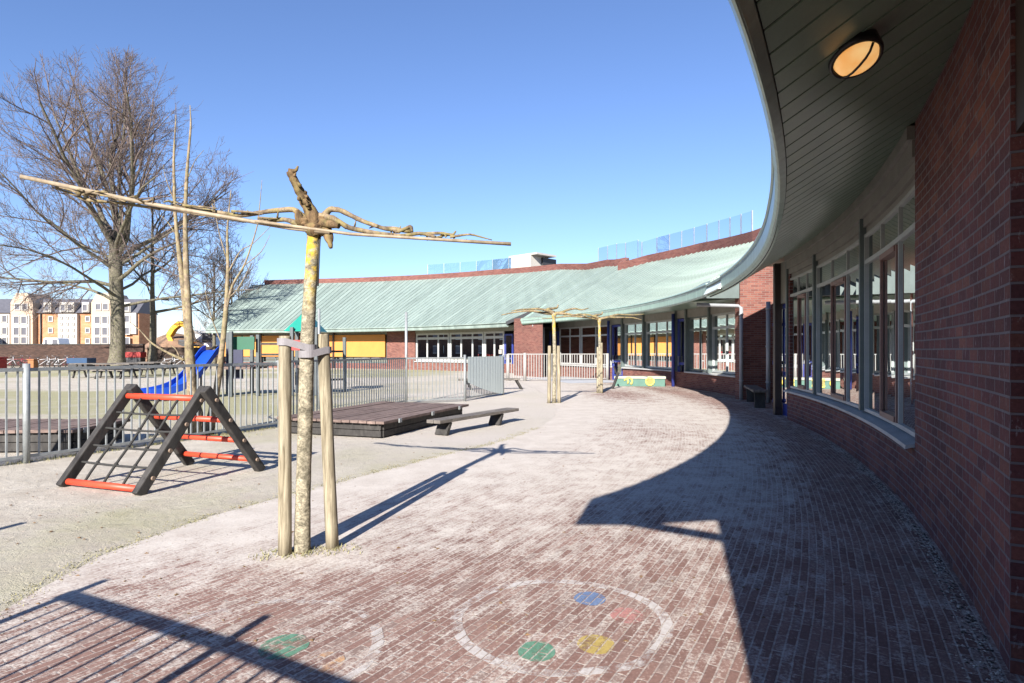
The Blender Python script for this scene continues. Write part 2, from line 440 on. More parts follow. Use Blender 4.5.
def paving_mat():
    m, nt, b, out = newmat('dusty brick paving')
    uv, bt = paving_nodes(nt); oc = objco(nt)
    fine = tex_noise(nt, 55, 5, .7, oc); med = tex_noise(nt, 2.6, 7, .7, oc, .3); big = tex_noise(nt, .6, 5, .6, oc)
    streak = tex_noise(nt, 3.0, 6, .72, mapping(nt, uv, (.9, 3.2, 1)))
    bc = ramp(nt, bt.outputs['Color'], [(0, (.175,.102,.084)), (.45, (.205,.122,.10)), (.8, (.235,.148,.122)), (1, (.20,.142,.122))])
    bc = mixc(nt, .5, bc, ramp(nt, fine, [(.3, (.3,.3,.3)), (.7, (.72,.72,.72))]), 'OVERLAY')
    bc = mixc(nt, .4, bc, ramp(nt, big, [(.3, (.3,.3,.3)), (.7, (.7,.7,.7))]), 'OVERLAY')
    moss = mth(nt, 'MULTIPLY', ramp(nt, tex_noise(nt, 1.1, 5, .6, oc), [(.5, 0.0), (.68, .6)]), .7)
    joint = mixc(nt, moss, (.36,.29,.255), (.19,.175,.12))
    c = mixc(nt, mth(nt, 'MULTIPLY', bt.outputs['Fac'], .65), bc, joint)
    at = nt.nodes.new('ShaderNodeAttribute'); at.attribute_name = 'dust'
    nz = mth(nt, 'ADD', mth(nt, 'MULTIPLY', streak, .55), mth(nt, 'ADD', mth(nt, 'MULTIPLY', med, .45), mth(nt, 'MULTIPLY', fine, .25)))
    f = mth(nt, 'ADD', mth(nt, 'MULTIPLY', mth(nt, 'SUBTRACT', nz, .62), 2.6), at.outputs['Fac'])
    sepb = nt.nodes.new('ShaderNodeSeparateColor'); nt.links.new(bt.outputs['Color'], sepb.inputs[0])
    f = mth(nt, 'ADD', f, mth(nt, 'MULTIPLY', mth(nt, 'SUBTRACT', sepb.outputs[0], .5), .20))
    f = mth(nt, 'ADD', f, mth(nt, 'MULTIPLY', mth(nt, 'SUBTRACT', fine, .5), 1.1))
    f = mth(nt, 'ADD', f, mth(nt, 'MULTIPLY', bt.outputs['Fac'], .22))
    f = ramp(nt, f, [(.25, 0.0), (.55, .55), (.95, .93)])
    dustc = ramp(nt, med, [(.3, (.40,.355,.31)), (.7, (.52,.475,.425))])
    dustc = mixc(nt, .35, dustc, ramp(nt, fine, [(.3, (.35,.35,.35)), (.7, (.65,.65,.65))]), 'OVERLAY')
    c = mixc(nt, f, c, dustc)
    nt.links.new(c, b.inputs['Base Color']); b.inputs['Roughness'].default_value = .9; b.inputs['Specular IOR Level'].default_value = .2
    h = mth(nt, 'SUBTRACT', mth(nt, 'MULTIPLY', fine, .5), mth(nt, 'MULTIPLY', bt.outputs['Fac'], mth(nt, 'SUBTRACT', 1.0, f)))
    bump(nt, b, h, .55, .008)
    return m
M['paving'] = paving_mat()
def marking_mat(name, col, cover=.5, scale=16):
    m, nt, b, out = newmat(name)
    uv, bt = paving_nodes(nt); oc = objco(nt)
    n1 = tex_noise(nt, scale, 6, .75, oc); n2 = tex_noise(nt, 3.0, 4, .6, oc); fine = tex_noise(nt, 55, 5, .7, oc)
    c = mixc(nt, .5, col, ramp(nt, fine, [(.3, (.3,.3,.3)), (.7, (.72,.72,.72))]), 'OVERLAY')
    nt.links.new(c, b.inputs['Base Color']); b.inputs['Roughness'].default_value = .8
    f = mth(nt, 'ADD', mth(nt, 'MULTIPLY', n1, .6), mth(nt, 'MULTIPLY', n2, .4))
    sepb = nt.nodes.new('ShaderNodeSeparateColor'); nt.links.new(bt.outputs['Color'], sepb.inputs[0])
    f = mth(nt, 'ADD', f, mth(nt, 'MULTIPLY', mth(nt, 'SUBTRACT', sepb.outputs[0], .5), .16))
    f = ramp(nt, f, [(.5-cover*.28, 0.0), (.64-cover*.28, .66)])
    f = mth(nt, 'MULTIPLY', f, mth(nt, 'SUBTRACT', 1.0, mth(nt, 'MULTIPLY', bt.outputs['Fac'], .75)))
    tr = nt.nodes.new('ShaderNodeBsdfTransparent'); mx = nt.nodes.new('ShaderNodeMixShader')
    nt.links.new(f, mx.inputs[0]); nt.links.new(tr.outputs[0], mx.inputs[1]); nt.links.new(b.outputs[0], mx.inputs[2]); nt.links.new(mx.outputs[0], out.inputs[0])
    return m
def grass_mat(name, a, c):
    m, nt, b, out = newmat(name)
    g = nt.nodes.new('ShaderNodeNewGeometry'); n1 = tex_noise(nt, 9, 3, .6, objco(nt))
    nt.links.new(ramp(nt, n1, [(.3, a), (.7, c)]), b.inputs['Base Color']); b.inputs['Roughness'].default_value = .8
    return m
M['grass'] = grass_mat('tufts of short grass', (.13,.125,.05), (.30,.265,.14))

# ------------------------------------------------------------------ sun, sky, camera
SUN = Vector((-1.23, -4.5, 2.35)).normalized()
EL = math.asin(SUN.z); AZ = atan2(SUN.x, SUN.y)
w = bpy.data.worlds.new('World'); scene.world = w; w.use_nodes = True
nt = w.node_tree; bg = nt.nodes['Background']
sk = nt.nodes.new('ShaderNodeTexSky'); sk.sky_type = 'NISHITA'; sk.sun_disc = False
sk.sun_elevation = EL; sk.sun_rotation = AZ; sk.altitude = 0; sk.air_density = 1.0; sk.dust_density = .1; sk.ozone_density = 4.0
nt.links.new(mixc(nt, 1.0, sk.outputs[0], (.96, .955, 1.12), 'MULTIPLY'), bg.inputs[0]); bg.inputs[1].default_value = .056
sl = bpy.data.lights.new('sun', 'SUN'); sl.energy = 4.2; sl.angle = R(.5); sl.color = (1.0, .95, .88)
so = bpy.data.objects.new('sun', sl); COL.objects.link(so); so.rotation_euler = SUN.to_track_quat('Z', 'Y').to_euler()
cam = bpy.data.cameras.new('camera'); cam.lens = 22; cam.sensor_width = 36; cam.clip_end = 2000; cam.clip_start = .056
cam.shift_y = 8.5/1024
co = bpy.data.objects.new('camera', cam); COL.objects.link(co); co.location = (0, 0, CAMH); co.rotation_euler = (R(90), 0, 0)
scene.camera = co
scene.view_settings.view_transform = 'Standard'; scene.view_settings.look = 'None'; scene.view_settings.gamma = 1
scene.view_settings.exposure = 1.68
scene.cycles.max_bounces = 8; scene.cycles.transparent_max_bounces = 16; scene.cycles.caustics_reflective = False

# ------------------------------------------------------------------ ground and paving
mb = MB()
xs = [-700,-200,-80,-40,-20,-10,-4,4,10,20,40,80,200,700]; ys = [-300,-60,-20,-5,5,12,20,30,45,70,110,200,400,1200]
vs = [(x, y, 0) for y in ys for x in xs]; nx = len(xs)
mb.add(vs, [(j*nx+i, j*nx+i+1, (j+1)*nx+i+1, (j+1)*nx+i) for j in range(len(ys)-1) for i in range(nx-1)])
tag(mb.build('ground', M['ground']), kind='structure')

EDGE = [(-52, 33.0), (-44, 32.2), (-36.5, 30.9), (-34.6, 30.1), (-33, 29.55), (-32.1, 29.25), (-31.2, 28.9), (-30.4, 28.65), (-28.6, 28.42), (-26.9, 28.37), (-24.8, 28.42), (-22.9, 28.5),
        (-20.9, 28.6), (-18.4, 28.9), (-14, 29.1), (-10, 29.1), (-3, 28.9), (5.8, 28.85), (12, 29.1), (15.6, 29.4), (22, 30.2), (27, 31.2), (33, 32.4)]
def r_edge(deg): return interp(EDGE, deg) + .05*mnoise.noise((deg*1.3, 3.1, 0)) + .03*mnoise.noise((deg*6, 9.1, 0))
def dust_shade_at(p):
    x, y = p.x, p.y
    r = sqrt((x-CX)**2+(y-CY)**2)
    d = interp([(2.0, .22), (3.4, .28), (4.3, .42), (5.5, .66), (7, .84), (9, .92), (13, .95), (20, .95), (30, 1.0)], y)
    d += .12*mnoise.noise((x*.45, y*.3, 1.0))
    # redder swept patches out in the yard
    d -= .75*math.exp(-(((x-3.6)/1.3)**2 + ((y-21.0)/3.2)**2))
    d -= .34*math.exp(-(((x-2.6)/1.6)**2 + ((y-11.5)/2.6)**2))
    d -= .20*math.exp(-(((x-1.2)/1.0)**2 + ((y-5.2)/1.2)**2))
    d -= .12*math.exp(-(((x+.6)/.9)**2 + ((y-4.0)/.7)**2))
    d += .25*math.exp(-(((x+1.9)/.8)**2 + ((y-5.0)/.8)**2))
    d += .32*math.exp(-(((x+1.45)/.45)**2 + ((y-4.55)/.28)**2))
    e = r_edge(degrees(atan2(y-CY, x-CX)))
    d += (.35+.5*min(1, max(0, (y-5)/4)))*math.exp(-((r-e)/(.45+.35*min(1, max(0, (y-5)/4))))**2)
    # under the roof: thin film, cut further to deepen the shade; thicker at wall foot
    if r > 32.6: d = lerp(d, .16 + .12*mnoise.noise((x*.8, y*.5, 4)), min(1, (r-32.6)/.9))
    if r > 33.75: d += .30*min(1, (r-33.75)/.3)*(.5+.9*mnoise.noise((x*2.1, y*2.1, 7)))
    return d
mb = MB(); rows = []
ths = frange(R(-52), R(33), 420); nr = 44
att = []
for t in ths:
    e = r_edge(degrees(t))
    for k in range(nr+1):
        r = lerp(e, 36.4, k/nr); p = polar(r, t, .006); mb.v.append(p); att.append(dust_shade_at(p))
uvp = [[(t*34, lerp(r_edge(degrees(t)), 36.4, k/nr)) for k in range(nr+1)] for t in ths]
for i in range(len(ths)-1):
    for k in range(nr):
        a = i*(nr+1)+k; b_ = (i+1)*(nr+1)+k
        mb.f.append([a, a+1, b_+1, b_]); mb.sm.append(True)
        mb.uv.append([uvp[i][k], uvp[i][k+1], uvp[i+1][k+1], uvp[i+1][k]])
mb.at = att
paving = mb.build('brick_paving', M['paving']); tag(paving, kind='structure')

def ground_patch(name, fn, mat, n=64, m=1, z=.010):
    """flat painted patch: fn(angle, k/m) gives the xy of each ring"""
    mb = MB(); vs = []; uv = []
    for i in range(n):
        a = 2*pi*i/n
        for k in range(m+1):
            x, y = fn(a, k/m); vs.append((x, y, z)); uv.append((atan2(y-CY, x-CX)*34, sqrt((x-CX)**2+(y-CY)**2)))
    fs = []; us = []
    for i in range(n):
        j = (i+1) % n
        for k in range(m):
            q = (i*(m+1)+k, i*(m+1)+k+1, j*(m+1)+k+1, j*(m+1)+k); fs.append(q); us.append([uv[t] for t in q])
    mb.add(vs, fs, us)
    return mb.build(name, mat, paving)
def ring(cx, cy, rr, wd, mat, name='painted_ring', wob=.02):
    return ground_patch(name, lambda a, k: (cx+(rr+wd*(k-.5)+wob*mnoise.noise((cos(a)*2, sin(a)*2, cx)))*cos(a), cy+(rr+wd*(k-.5)+wob*mnoise.noise((cos(a)*2, sin(a)*2, cx)))*sin(a)), mat, 96)
def spot(cx, cy, rr, mat, hole=0.0):
    return ground_patch('painted_spot', lambda a, k: (cx+lerp(hole, rr, k)*(1+.08*mnoise.noise((cos(a), sin(a), cx*5)))*cos(a), cy+lerp(hole, rr, k)*1.12*sin(a)), mat, 40)
MW = marking_mat('worn white line paint', (.58,.54,.51), .36)
ring(.27, 3.46, .575, .065, MW); ring(-1.28, 3.12, .60, .06, marking_mat('faded white line paint', (.55,.51,.48), .2))
for px, py, rr, col, cv, hole in ((590,600,.094,(.12,.20,.36),.6,0), (627,617,.094,(.46,.20,.175),.4,0), (596,646,.094,(.46,.34,.085),.55,0), (537,653,.094,(.085,.25,.16),.6,0),
                                  (500,630,.07,(.55,.30,.12),.05,0), (284,648,.12,(.085,.25,.16),.45,0), (325,664,.09,(.55,.32,.16),.05,0)):
    g = gpt(px, py); spot(g.x, g.y, rr, marking_mat('worn spot paint', col, cv, 22), hole)
# pale concrete strip before the far fence
mb = MB(); mb.sweep(frange(R(16.5), R(27), 20), [(31.6, .0103), (34.55, .0103)], closed=False)
tag(mb.build('concrete_path', plain('pale blue grey concrete', (.36,.37,.40), .9, .12, 3)), kind='structure')

# grass: along the paving edge, at the foot of the trees and the fence
mb = MB(); rg = random.Random(3)
def tuft(x, y, n, h, sp):
    for _ in range(n):
        a = rg.uniform(0, 2*pi); q = rg.gauss(0, sp); w_ = rg.gauss(0, sp)
        px, py = x+q, y+w_; hh = h*rg.uniform(.4, 1.1); b2 = rg.uniform(.003, .006); l = hh*rg.uniform(.2, .9)
        dx, dy = cos(a), sin(a)
        mb.add([(px-dy*b2, py+dx*b2, .004), (px+dy*b2, py-dx*b2, .004), (px+dx*l, py+dy*l, hh)], [(0, 1, 2)])
for i in range(900):
    deg = rg.uniform(-36, -14); t = R(deg); p = polar(r_edge(deg)-abs(rg.gauss(0, .09))+.03, t)
    if mnoise.noise((deg*2.2, 0, 0)) > -.25: tuft(p.x, p.y, 6, .016, .035)
for bx, by, n in ((-1.55, 4.62, 70), (-1.66, 4.56, 30), (-1.36, 4.70, 50), (1.2, 17.7, 40), (3.03, 21.8, 40)):
    for i in range(n): tuft(bx+rg.gauss(0, .10), by+rg.gauss(0, .06), 4, .032, .02)
tag(mb.build('grass', M['grass'], fix=False), kind='stuff')
tag(COL.objects['grass'], 'short dry grass tufts along the paving edge and tree feet')

# ------------------------------------------------------------------ the school building
TH0 = atan2(-19.7, 27.83)            # roof and wall end beside the camera
RE = 32.9; RW = 34.1; RB = 35.0
TA1 = R(-8.2); TB0 = R(-5.06); TB1 = R(30.8); TC0 = R(34.8); TCE = R(86.5)
RET = [(TH0, 32.9), (R(-34.6), 32.95), (R(-33), 33.03), (R(-30), 33.05), (R(-26), 33.0), (R(-21), 32.93), (R(-12), 32.88), (R(-5), 32.88), (R(0), 32.9)]
def re_(t): return interp(RET, t)
school = empty('school_building', (6.0, 19.0, 0))
tag(school, 'long curved red brick school with pale green copper roof and deep eaves', 'building')

def ths_(a, b, step=R(.5)): return frange(a, b, max(1, int(abs(b-a)/step)))

# -- ridge line: fitted to the sight lines of the photograph, then built as a real roof
def roff(t): return .42*min(1, max(0, (t-TB1)/(TC0-TB1)))
def ridge_r(px, py, re, z0):
    k = (px-512)/F; v = (HOR-py)/F
    best = None; prev = None
    Y = 12.0
    while Y < 90:
        x = k*Y; r = sqrt((x-CX)**2+(Y-CY)**2); z = CAMH+v*Y
        d = z-(z0+.56*(r-re-roff(atan2(Y-CY, x-CX))))
        if prev is not None and prev > 0 and d <= 0 and r > re: best = (atan2(Y-CY, x-CX), r); break
        prev = d; Y += .02
    return best
Z0 = 3.2; R0 = 32.86
tabA = [b for b in (ridge_r(*q, R0, Z0) for q in ((753,242), (700,252), (648,262.5), (618,270.5))) if b]
tabC = [b for b in (ridge_r(*q, R0, Z0) for q in ((616,266.3), (560,269.5), (490,275), (387,281), (300,283.5), (266,284.5))) if b]
tabA = [(t, r) for t, r in sorted(tabA)]; tabC = sorted(tabC)
TN = tabA[-1][0]
def RR(t): return interp(tabA, t) if t <= TN+1e-4 else interp(tabC, t)
def zroof(r, t=0.0): return Z0+.56*(r-R0-roff(t))

def roof_sheet(a, b, rlow, name, mat):
    mb = MB()
    T = ths_(a, b)
    mb.sweep(T, lambda t: [(rlow(t), zroof(rlow(t), t)-.0), (RR(t), zroof(RR(t), t)), (RR(t), zroof(RR(t), t)-.06), (rlow(t), zroof(rlow(t), t)-.06)])
    st = .44/35
    t = a+st*.3
    while t < b-.002:
        lo = polar(rlow(t)+.02, t, zroof(rlow(t)+.02, t)+.018); hi = polar(RR(t)-.02, t, zroof(RR(t)-.02, t)+.018)
        mb.beam(lo, hi, .035, .045); t += st
    return mb.build(name, mat, school)
HOLE0, HOLE1 = TB0+.0004, R(-1.0)      # light well in the eaves over the entrance recess
roof_sheet(TH0, TA1, lambda t: re_(t)-.04, 'roof', M['copper'])
roof_sheet(TA1+.0003, TB0-.0003, lambda t: re_(t)-.04, 'roof', M['copper'])
roof_sheet(HOLE0+.0003, HOLE1-.0003, lambda t: 36.52, 'roof', M['copper'])
roof_sheet(HOLE1, TB1, lambda t: re_(t)-.04, 'roof', M['copper'])
mb = MB(); mb.sweep(ths_(HOLE0+.0005, HOLE1-.0005), [(R0, Z0), (R0+.5, zroof(R0+.5)), (R0+.5, zroof(R0+.5)-.06), (R0, Z0-.06)]); mb.build('eaves_strip', M['copper'], school)
def clow(t): return lerp(34.5, 33.30, min(1, max(0, (t-TB1)/(TC0-TB1))))
def clow2(t):
    return clow(t)
roof_sheet(TB1, TCE, clow2, 'roof', M['copper'])
# verge trims where the roof steps
mb = MB()
mb.beam(polar(R0, TB1, zroof(R0)-.06), polar(34.6, TB1, zroof(34.6)-.06), .06, .22); mb.build('verge_board', M['fascia'], school)
mb = MB(); mb.beam(polar(34.5, TB1+.004, zroof(34.5)-.08), polar(33.3, TC0, zroof(33.3, TC0)-.08), .05, .2); mb.build('verge_board', M['steel_dark'], school)
# verge at the near end, board down to the wall head
mb = MB(); vv = []
for dt in (0, -.0016):
    vv += [polar(R0, TH0+dt, 2.76), polar(33.35, TH0+dt, 2.9), polar(RW, TH0+dt, 3.2), polar(41, TH0+dt, 3.2), polar(41, TH0+dt, zroof(40.5)), polar(R0, TH0+dt, zroof(R0))]
mb.add(vv, [(0,1,2,3,4,5), (11,10,9,8,7,6)]+[(k, (k+1) % 6, 6+(k+1) % 6, 6+k) for k in range(6)])
mb.build('verge_board', M['fascia'], school)
mb = MB(); mb.beam(polar(33.2, TH0-.001, 2.94), polar(34.15, TH0-.001, 2.94), .09, .07); mb.build('tie_beam', M['steel_dark'], school)
# parapets and the flat roof behind
mb = MB(); mb.sweep(ths_(TH0, TN), lambda t: [(RR(t)-.02, zroof(RR(t), t)-.6), (RR(t)-.02, zroof(RR(t), t)+.42), (RR(t)+.3, zroof(RR(t), t)+.42), (RR(t)+.3, zroof(RR(t), t)-.6)])
mb.build('parapet', M['parapet'], school)
mb = MB(); mb.sweep(ths_(TN, TCE-.03), lambda t: [(RR(t)-.02, zroof(RR(t), t)-.7), (RR(t)-.02, zroof(RR(t), t)+.42), (RR(t)+.3, zroof(RR(t), t)+.42), (RR(t)+.3, zroof(RR(t), t)-.7)])
mb.build('parapet', M['parapet'], school)
mb = MB(); mb.sweep(ths_(TH0, TCE-.03, R(2)), lambda t: [(RR(t)+.29, zroof(RR(t), t)+.1), (RR(t)+9, zroof(RR(t), t)+.1), (RR(t)+9, 0), (RR(t)+8.8, 0), (RR(t)+8.8, zroof(RR(t), t)-.1), (RR(t)+.29, zroof(RR(t), t)-.1)])
mb.build('flat_roof', M['flat_roof'], school)
# fascias
def fascia(a, b, re, zb, mat, name='fascia'):
    mb = MB(); rf = re if callable(re) else (lambda t: re)
    mb.sweep(ths_(a, b), lambda t: [(rf(t)+q, zb(t)+w) for q, w in ((.02, 0), (-.005, .01), (-.03, .05), (-.035, .28), (-.06, .30), (-.05, .33), (0, .335), (.05, .05))], smooth=False)
    return mb.build(name, mat, school)
fascia(TH0, TA1, re_, lambda t: 2.90, M['fascia'])
mb = MB(); mb.sweep(ths_(TA1+.0005, TB0-.0005), [(RE-.12, 2.92), (RE+.09, 3.31), (RE+.14, 3.28), (RE-.06, 2.915)]); mb.build('gutter_flashing', M['copper_light'], school)
fascia(TB0, TB1, RE, lambda t: interp([(TB0, 2.90), (TB1, 2.99)], t), M['fascia'])
fascia(TC0, TCE, 33.42, lambda t: 2.90, M['copper'])
# soffits: near one of separate boards
mb = MB(); T = ths_(TH0+.002, R(-5.3), R(.5))
SF = lambda r, t=None: 2.9+.6*(r-33.0)
mb.sweep(T, lambda t: [(re_(t)+.03, SF(re_(t))+.05), (34.5, SF(34.5)+.045), (34.5, SF(34.5)+.025), (re_(t)+.03, SF(re_(t))+.025)])
mb.build('soffit_backing', M['soffit_gap'], school)
mb = MB(); bw = .255/33.3; t = TH0+.004
while t < R(-5.6):
    mb.sweep([t+.00035, t+bw-.00035], lambda q: [(re_(q)+.065, SF(re_(q)+.065)-.001), (RW+.02, SF(RW+.02)-.001), (RW+.02, SF(RW+.02)+.022), (re_(q)+.065, SF(re_(q)+.065)+.022)]); t += bw
mb.build('soffit', M['soffit'], school)
mb = MB(); mb.sweep(T, lambda t: [(re_(t)+.012, 2.893), (re_(t)+.06, SF(re_(t)+.06)-.012), (re_(t)+.06, 2.965), (re_(t)+.012, 2.93)]); mb.build('soffit_edge_trim', M['fascia'], school)
mb = MB(); mb.sweep(ths_(R(-.5)+.012, TB1), [(RE+.04, 2.96), (RB+.3, 3.12), (RB+.3, 3.16), (RE+.04, 3.02)]); mb.build('soffit', M['soffit'], school)
mb = MB(); mb.sweep(ths_(TC0, TCE), [(33.46, 2.98), (RB+.3, 3.10), (RB+.3, 3.14), (33.46, 3.03)]); mb.build('soffit', M['soffit'], school)

# -- walls of the near wing
TP0 = th_px(1010, RW); TP1 = th_px(915, RW)
TA_ = [TP1, th_px(861, RW), th_px(814, RW), th_px(787, RW)]
def wall(a, b, r0, r1, z0, z1, mat=None, name='wall'):
    mb = MB(); mb.sweep(ths_(a, b), [(r0, z0), (r0, z1), (r1, z1), (r1, z0)]); return mb.build(name, mat or M['brick'], school)
wall(TP0, TP1, RW, RW+.42, 0, 3.75)
wall(TH0, TH0+.012, RW, RW+.42, 0, 3.6)
wall(TH0+.012, TP0, RW+.22, RW+.42, 0, 3.7)
wall(TH0+.012, TP0, RW+.02, RW+.215, 2.5, 3.7, M['column'], 'lintel')
mb = MB(); mb.sweep([TH0, TH0+.008], [(RW+.42, 0), (RW+.42, 5.6), (48.5, 5.6), (48.5, 0)]); mb.build('wall', M['brick_far'], school)
wall(TP1, TA_[3], RW+.004, RW+.34, 0, .615)
mb = MB(); mb.sweep(ths_(TP1+.0005, TA_[3]), [(RW-.075, .60), (RW-.07, .635), (RW+.10, .68), (RW+.34, .685), (RW+.34, .62), (RW-.02, .617)]); mb.build('window_sill', M['sill'], school)
mb = MB()
for q, (r_, z0_, z1_) in enumerate(((RW+.055, 3.03, 3.12), (RW+.02, 3.12, 3.24), (RW-.02, 3.24, 3.40), (RW-.06, 3.40, 3.53))):
    mb.sweep(ths_(TP1+.0005, TA_[3]-.0005), [(r_, z0_+.006), (r_, z1_), (RW+.4, z1_), (RW+.4, z0_+.006)])
mb.build('window_head', M['head'], school)
for t in TA_[1:]:
    mb = MB(); p = polar(RW+.045, t, (.69+3.42)/2); mb.box(p, (.13, .085, 3.42-.70), t); mb.build('mullion_post', M['frame_dark'], school)

def window(a, b, r, z0, z1, npan, mat, transom=None, fw=.05, dep=.07, glass=None, sash=None, inset=True):
    """one glazed window: frame mesh with pane (and sash) sub-parts"""
    mid = (a+b)/2
    fr = MB(); fd = fw/34/2
    def vbar(t, w_, zz0, zz1, d=dep): fr.box(polar(r, t, (zz0+zz1)/2), (d, w_, zz1-zz0), t)
    def hbar(z, h_, t0, t1, d=dep): fr.sweep(ths_(t0, t1, R(.8)), [(r-d/2, z-h_/2), (r-d/2, z+h_/2), (r+d/2, z+h_/2), (r+d/2, z-h_/2)])
    vbar(a+fd, fw, z0, z1); vbar(b-fd, fw, z0, z1)
    hbar(z0+fw/2, fw, a+2*fd, b-2*fd, dep-.006); hbar(z1-fw/2, fw, a+2*fd, b-2*fd, dep-.006)
    if transom: hbar(transom, fw*1.3, a+2*fd, b-2*fd, dep-.004)
    for k in range(1, npan): vbar(lerp(a, b, k/npan), fw*.8, z0+fw, z1-fw, dep-.012)
    f = fr.build('window', mat, school)
    if sash:
        s_ = MB(); k = 1
        t0 = lerp(a, b, k/npan)+fw*.5/34; t1 = lerp(a, b, (k+1)/npan)-fw*.5/34; zt = (transom or z1)-.05
        for t in (t0+.03/34, t1-.03/34): s_.box(polar(r-.018, t, (z0+fw+zt)/2), (.03, .04, zt-z0-fw), t)
        s_.sweep([t0+.06/34, t1-.06/34], [(r-.045, z0+fw), (r-.045, z0+fw+.06), (r+.005, z0+fw+.06), (r+.005, z0+fw)])
        s_.sweep([t0+.06/34, t1-.06/34], [(r-.045, zt-.06), (r-.045, zt), (r+.005, zt), (r+.005, zt-.06)])
        s_.build('sash', sash, f)
    for k in range(npan):
        g = MB()
        t0 = lerp(a, b, k/npan)+fw*.3/34; t1 = lerp(a, b, (k+1)/npan)-fw*.3/34
        g.sweep([t0, (t0+t1)/2, t1], [(r+.004, z0+.02), (r+.004, z1-.02)], closed=False)
        g.build('pane', glass or M['glass'], f)
    return f
for i in range(3):
    window(TA_[i]+.0018, TA_[i+1]-.0014, RW+.05, .69, 3.03, 3, M['frame_grey'], transom=2.66, sash=M['frame_red'], fw=.042, dep=.045)
mb = MB(); mb.sweep(ths_(TA_[3]+.0016, R(-5.3)), [(RW+.1, 3.62), (36.4, 3.62), (36.4, 3.66), (RW+.1, 3.66)]); mb.build('recess_ceiling', M['soffit'], school)
# entrance recess: blue door, dark column, brick return
TD = th_px(778.5, RW+.2); TCOL = th_px(775.3, RW)
def door(a, b, r, z1, name='door', mat=None, handle=True, knobs=False):
    mb = MB(); fd = .04/34
    for t in (a+fd, b-fd): mb.box(polar(r, t, z1/2+.004), (.09, .08, z1-.008), t)
    for z, h_ in ((z1-.05, .1), (.14, .26), (.95, .1)): mb.sweep([a+2*fd, b-2*fd], [(r-.035, z-h_/2), (r-.035, z+h_/2), (r+.035, z+h_/2), (r+.035, z-h_/2)])
    d = mb.build(name, mat or M['blue'], school)
    g = MB(); g.sweep([a+fd, b-fd], [(r+.003, .2), (r+.003, z1-.06)], closed=False); g.build('pane', M['glass'], d)
    h = MB(); h.beam(polar(r-.08, b-3.2*fd, .85), polar(r-.08, b-3.2*fd, 1.25), .03, .03)
    for z in (.88, 1.22): h.beam(polar(r-.08, b-3.2*fd, z), polar(r-.03, b-3.2*fd, z), .02, .02)
    h.build('handle', M['pipe'], d)
    if knobs:
        k = MB(); k.tube([polar(r-.10, b-fd*1.2, .05), polar(r-.10, b-fd*1.2, 2.6)], .028)
        for z in (.3, 1.2, 2.1): k.tube([polar(r-.10, b-fd*1.2, z-.04), polar(r-.10, b-fd*1.2, z+.04)], .05)
        k.build('finger_guard', M['blue'], d)
    return d
door(TA_[3]+.002, TD, RW+.2, 2.55, knobs=True)
wall(TA_[3]-.004, TA_[3]+.0015, RW+.02, RW+2.1, 0, 3.5)
wall(TA_[3]+.002, TD, RW+.10, RW+.3, 2.56, 3.5, M['head'], 'door_head')
mb = MB(); mb.box(polar(RW+.05, TCOL, 1.75), (.16, .16, 3.48), TCOL); mb.build('column', M['column'], school, bevel=.01)
TR = R(-.5)
wall(TD, TR-.001, 36.2, 36.5, 0, 5.25, M['brick_far'])
wall(TR, TR+.012, 34.55, 36.5, 0, 3.2, M['brick_far'])
mb = MB()
for r_a, r_b, mt_ in ((33.0, 34.54, 'fascia'), (34.56, 36.48, 'brick_far')):
    mb = MB(); zb_ = 3.06 if mt_ == 'fascia' else 3.2; vs = []
    for dt in (0, .006): vs += [polar(r_a, TR+.001+dt, zb_), polar(r_b, TR+.001+dt, zb_), polar(r_b, TR+.001+dt, zroof(r_b)-.075), polar(r_a, TR+.001+dt, zroof(r_a)-.075)]
    wd = r_b-r_a; u4 = [(0, zb_), (wd, zb_), (wd, zroof(r_b)), (0, zroof(r_a))]
    mb.add(vs, [(0,1,2,3), (7,6,5,4), (0,1,5,4), (1,2,6,5), (2,3,7,6), (3,0,4,7)], [u4, u4[::-1], u4, u4, u4, u4]); mb.build('wall' if mt_ != 'fascia' else 'verge_board', M[mt_] if mt_ != 'fascia' else M['frame_dark'], school)
def downpipe(px, r, z1, rad=.05, hook=None, mat=None):
    t = th_px(px, r); mb = MB(); p = [polar(r, t, .03), polar(r, t, z1)]
    if hook: p += [polar(r-.05, t+.003, z1+.06), polar(r-hook, t+.012, z1+.12)]
    mb.tube(p, rad, 10)
    for z in (.6, 1.6, z1-.2): mb.tube([polar(r, t, z-.02), polar(r, t, z+.02)], rad*1.25, 10)
    mb.build('downpipe', mat or M['pipe'], school)
downpipe(741.2, 34.49, 2.75, .055, hook=1.2)
downpipe(768.3, 34.9, 2.85, .06)
# -- middle wing
PB = [738.5, 709, 686, 675.5, 643.5, 622, 610.5, 579, 557.5]
TB = [th_px(p, RB) for p in PB]
wall(TB[0]-.012, TB[3], RB, RB+.35, 0, .62, M['brick_far'])
wall(TB[3]+.0, TB[4]+.03, RB+.0, RB+.35, 0, .62, M['brick_far'])
wall(TB[4]+.03, TB[5]-.002, RB, RB+.35, 0, .62, M['brick_far'])
wall(TB[6]+.002, TB[8], RB, RB+.35, 0, .62, M['brick_far'])
for a, b in ((TB[0]-.012, TB[2]), (TB[3], TB[5]-.002), (TB[6]+.002, TB[8])):
    mb = MB(); mb.sweep(ths_(a, b), [(RB-.09, .61), (RB-.09, .655), (RB+.3, .70), (RB+.3, .622), (RB-.01, .622)]); mb.build('window_sill', M['frame_white'], school)
wall(TR+.012, TB[8], RB+.02, RB+.3, 2.78, 3.14, M['head'], 'window_head')
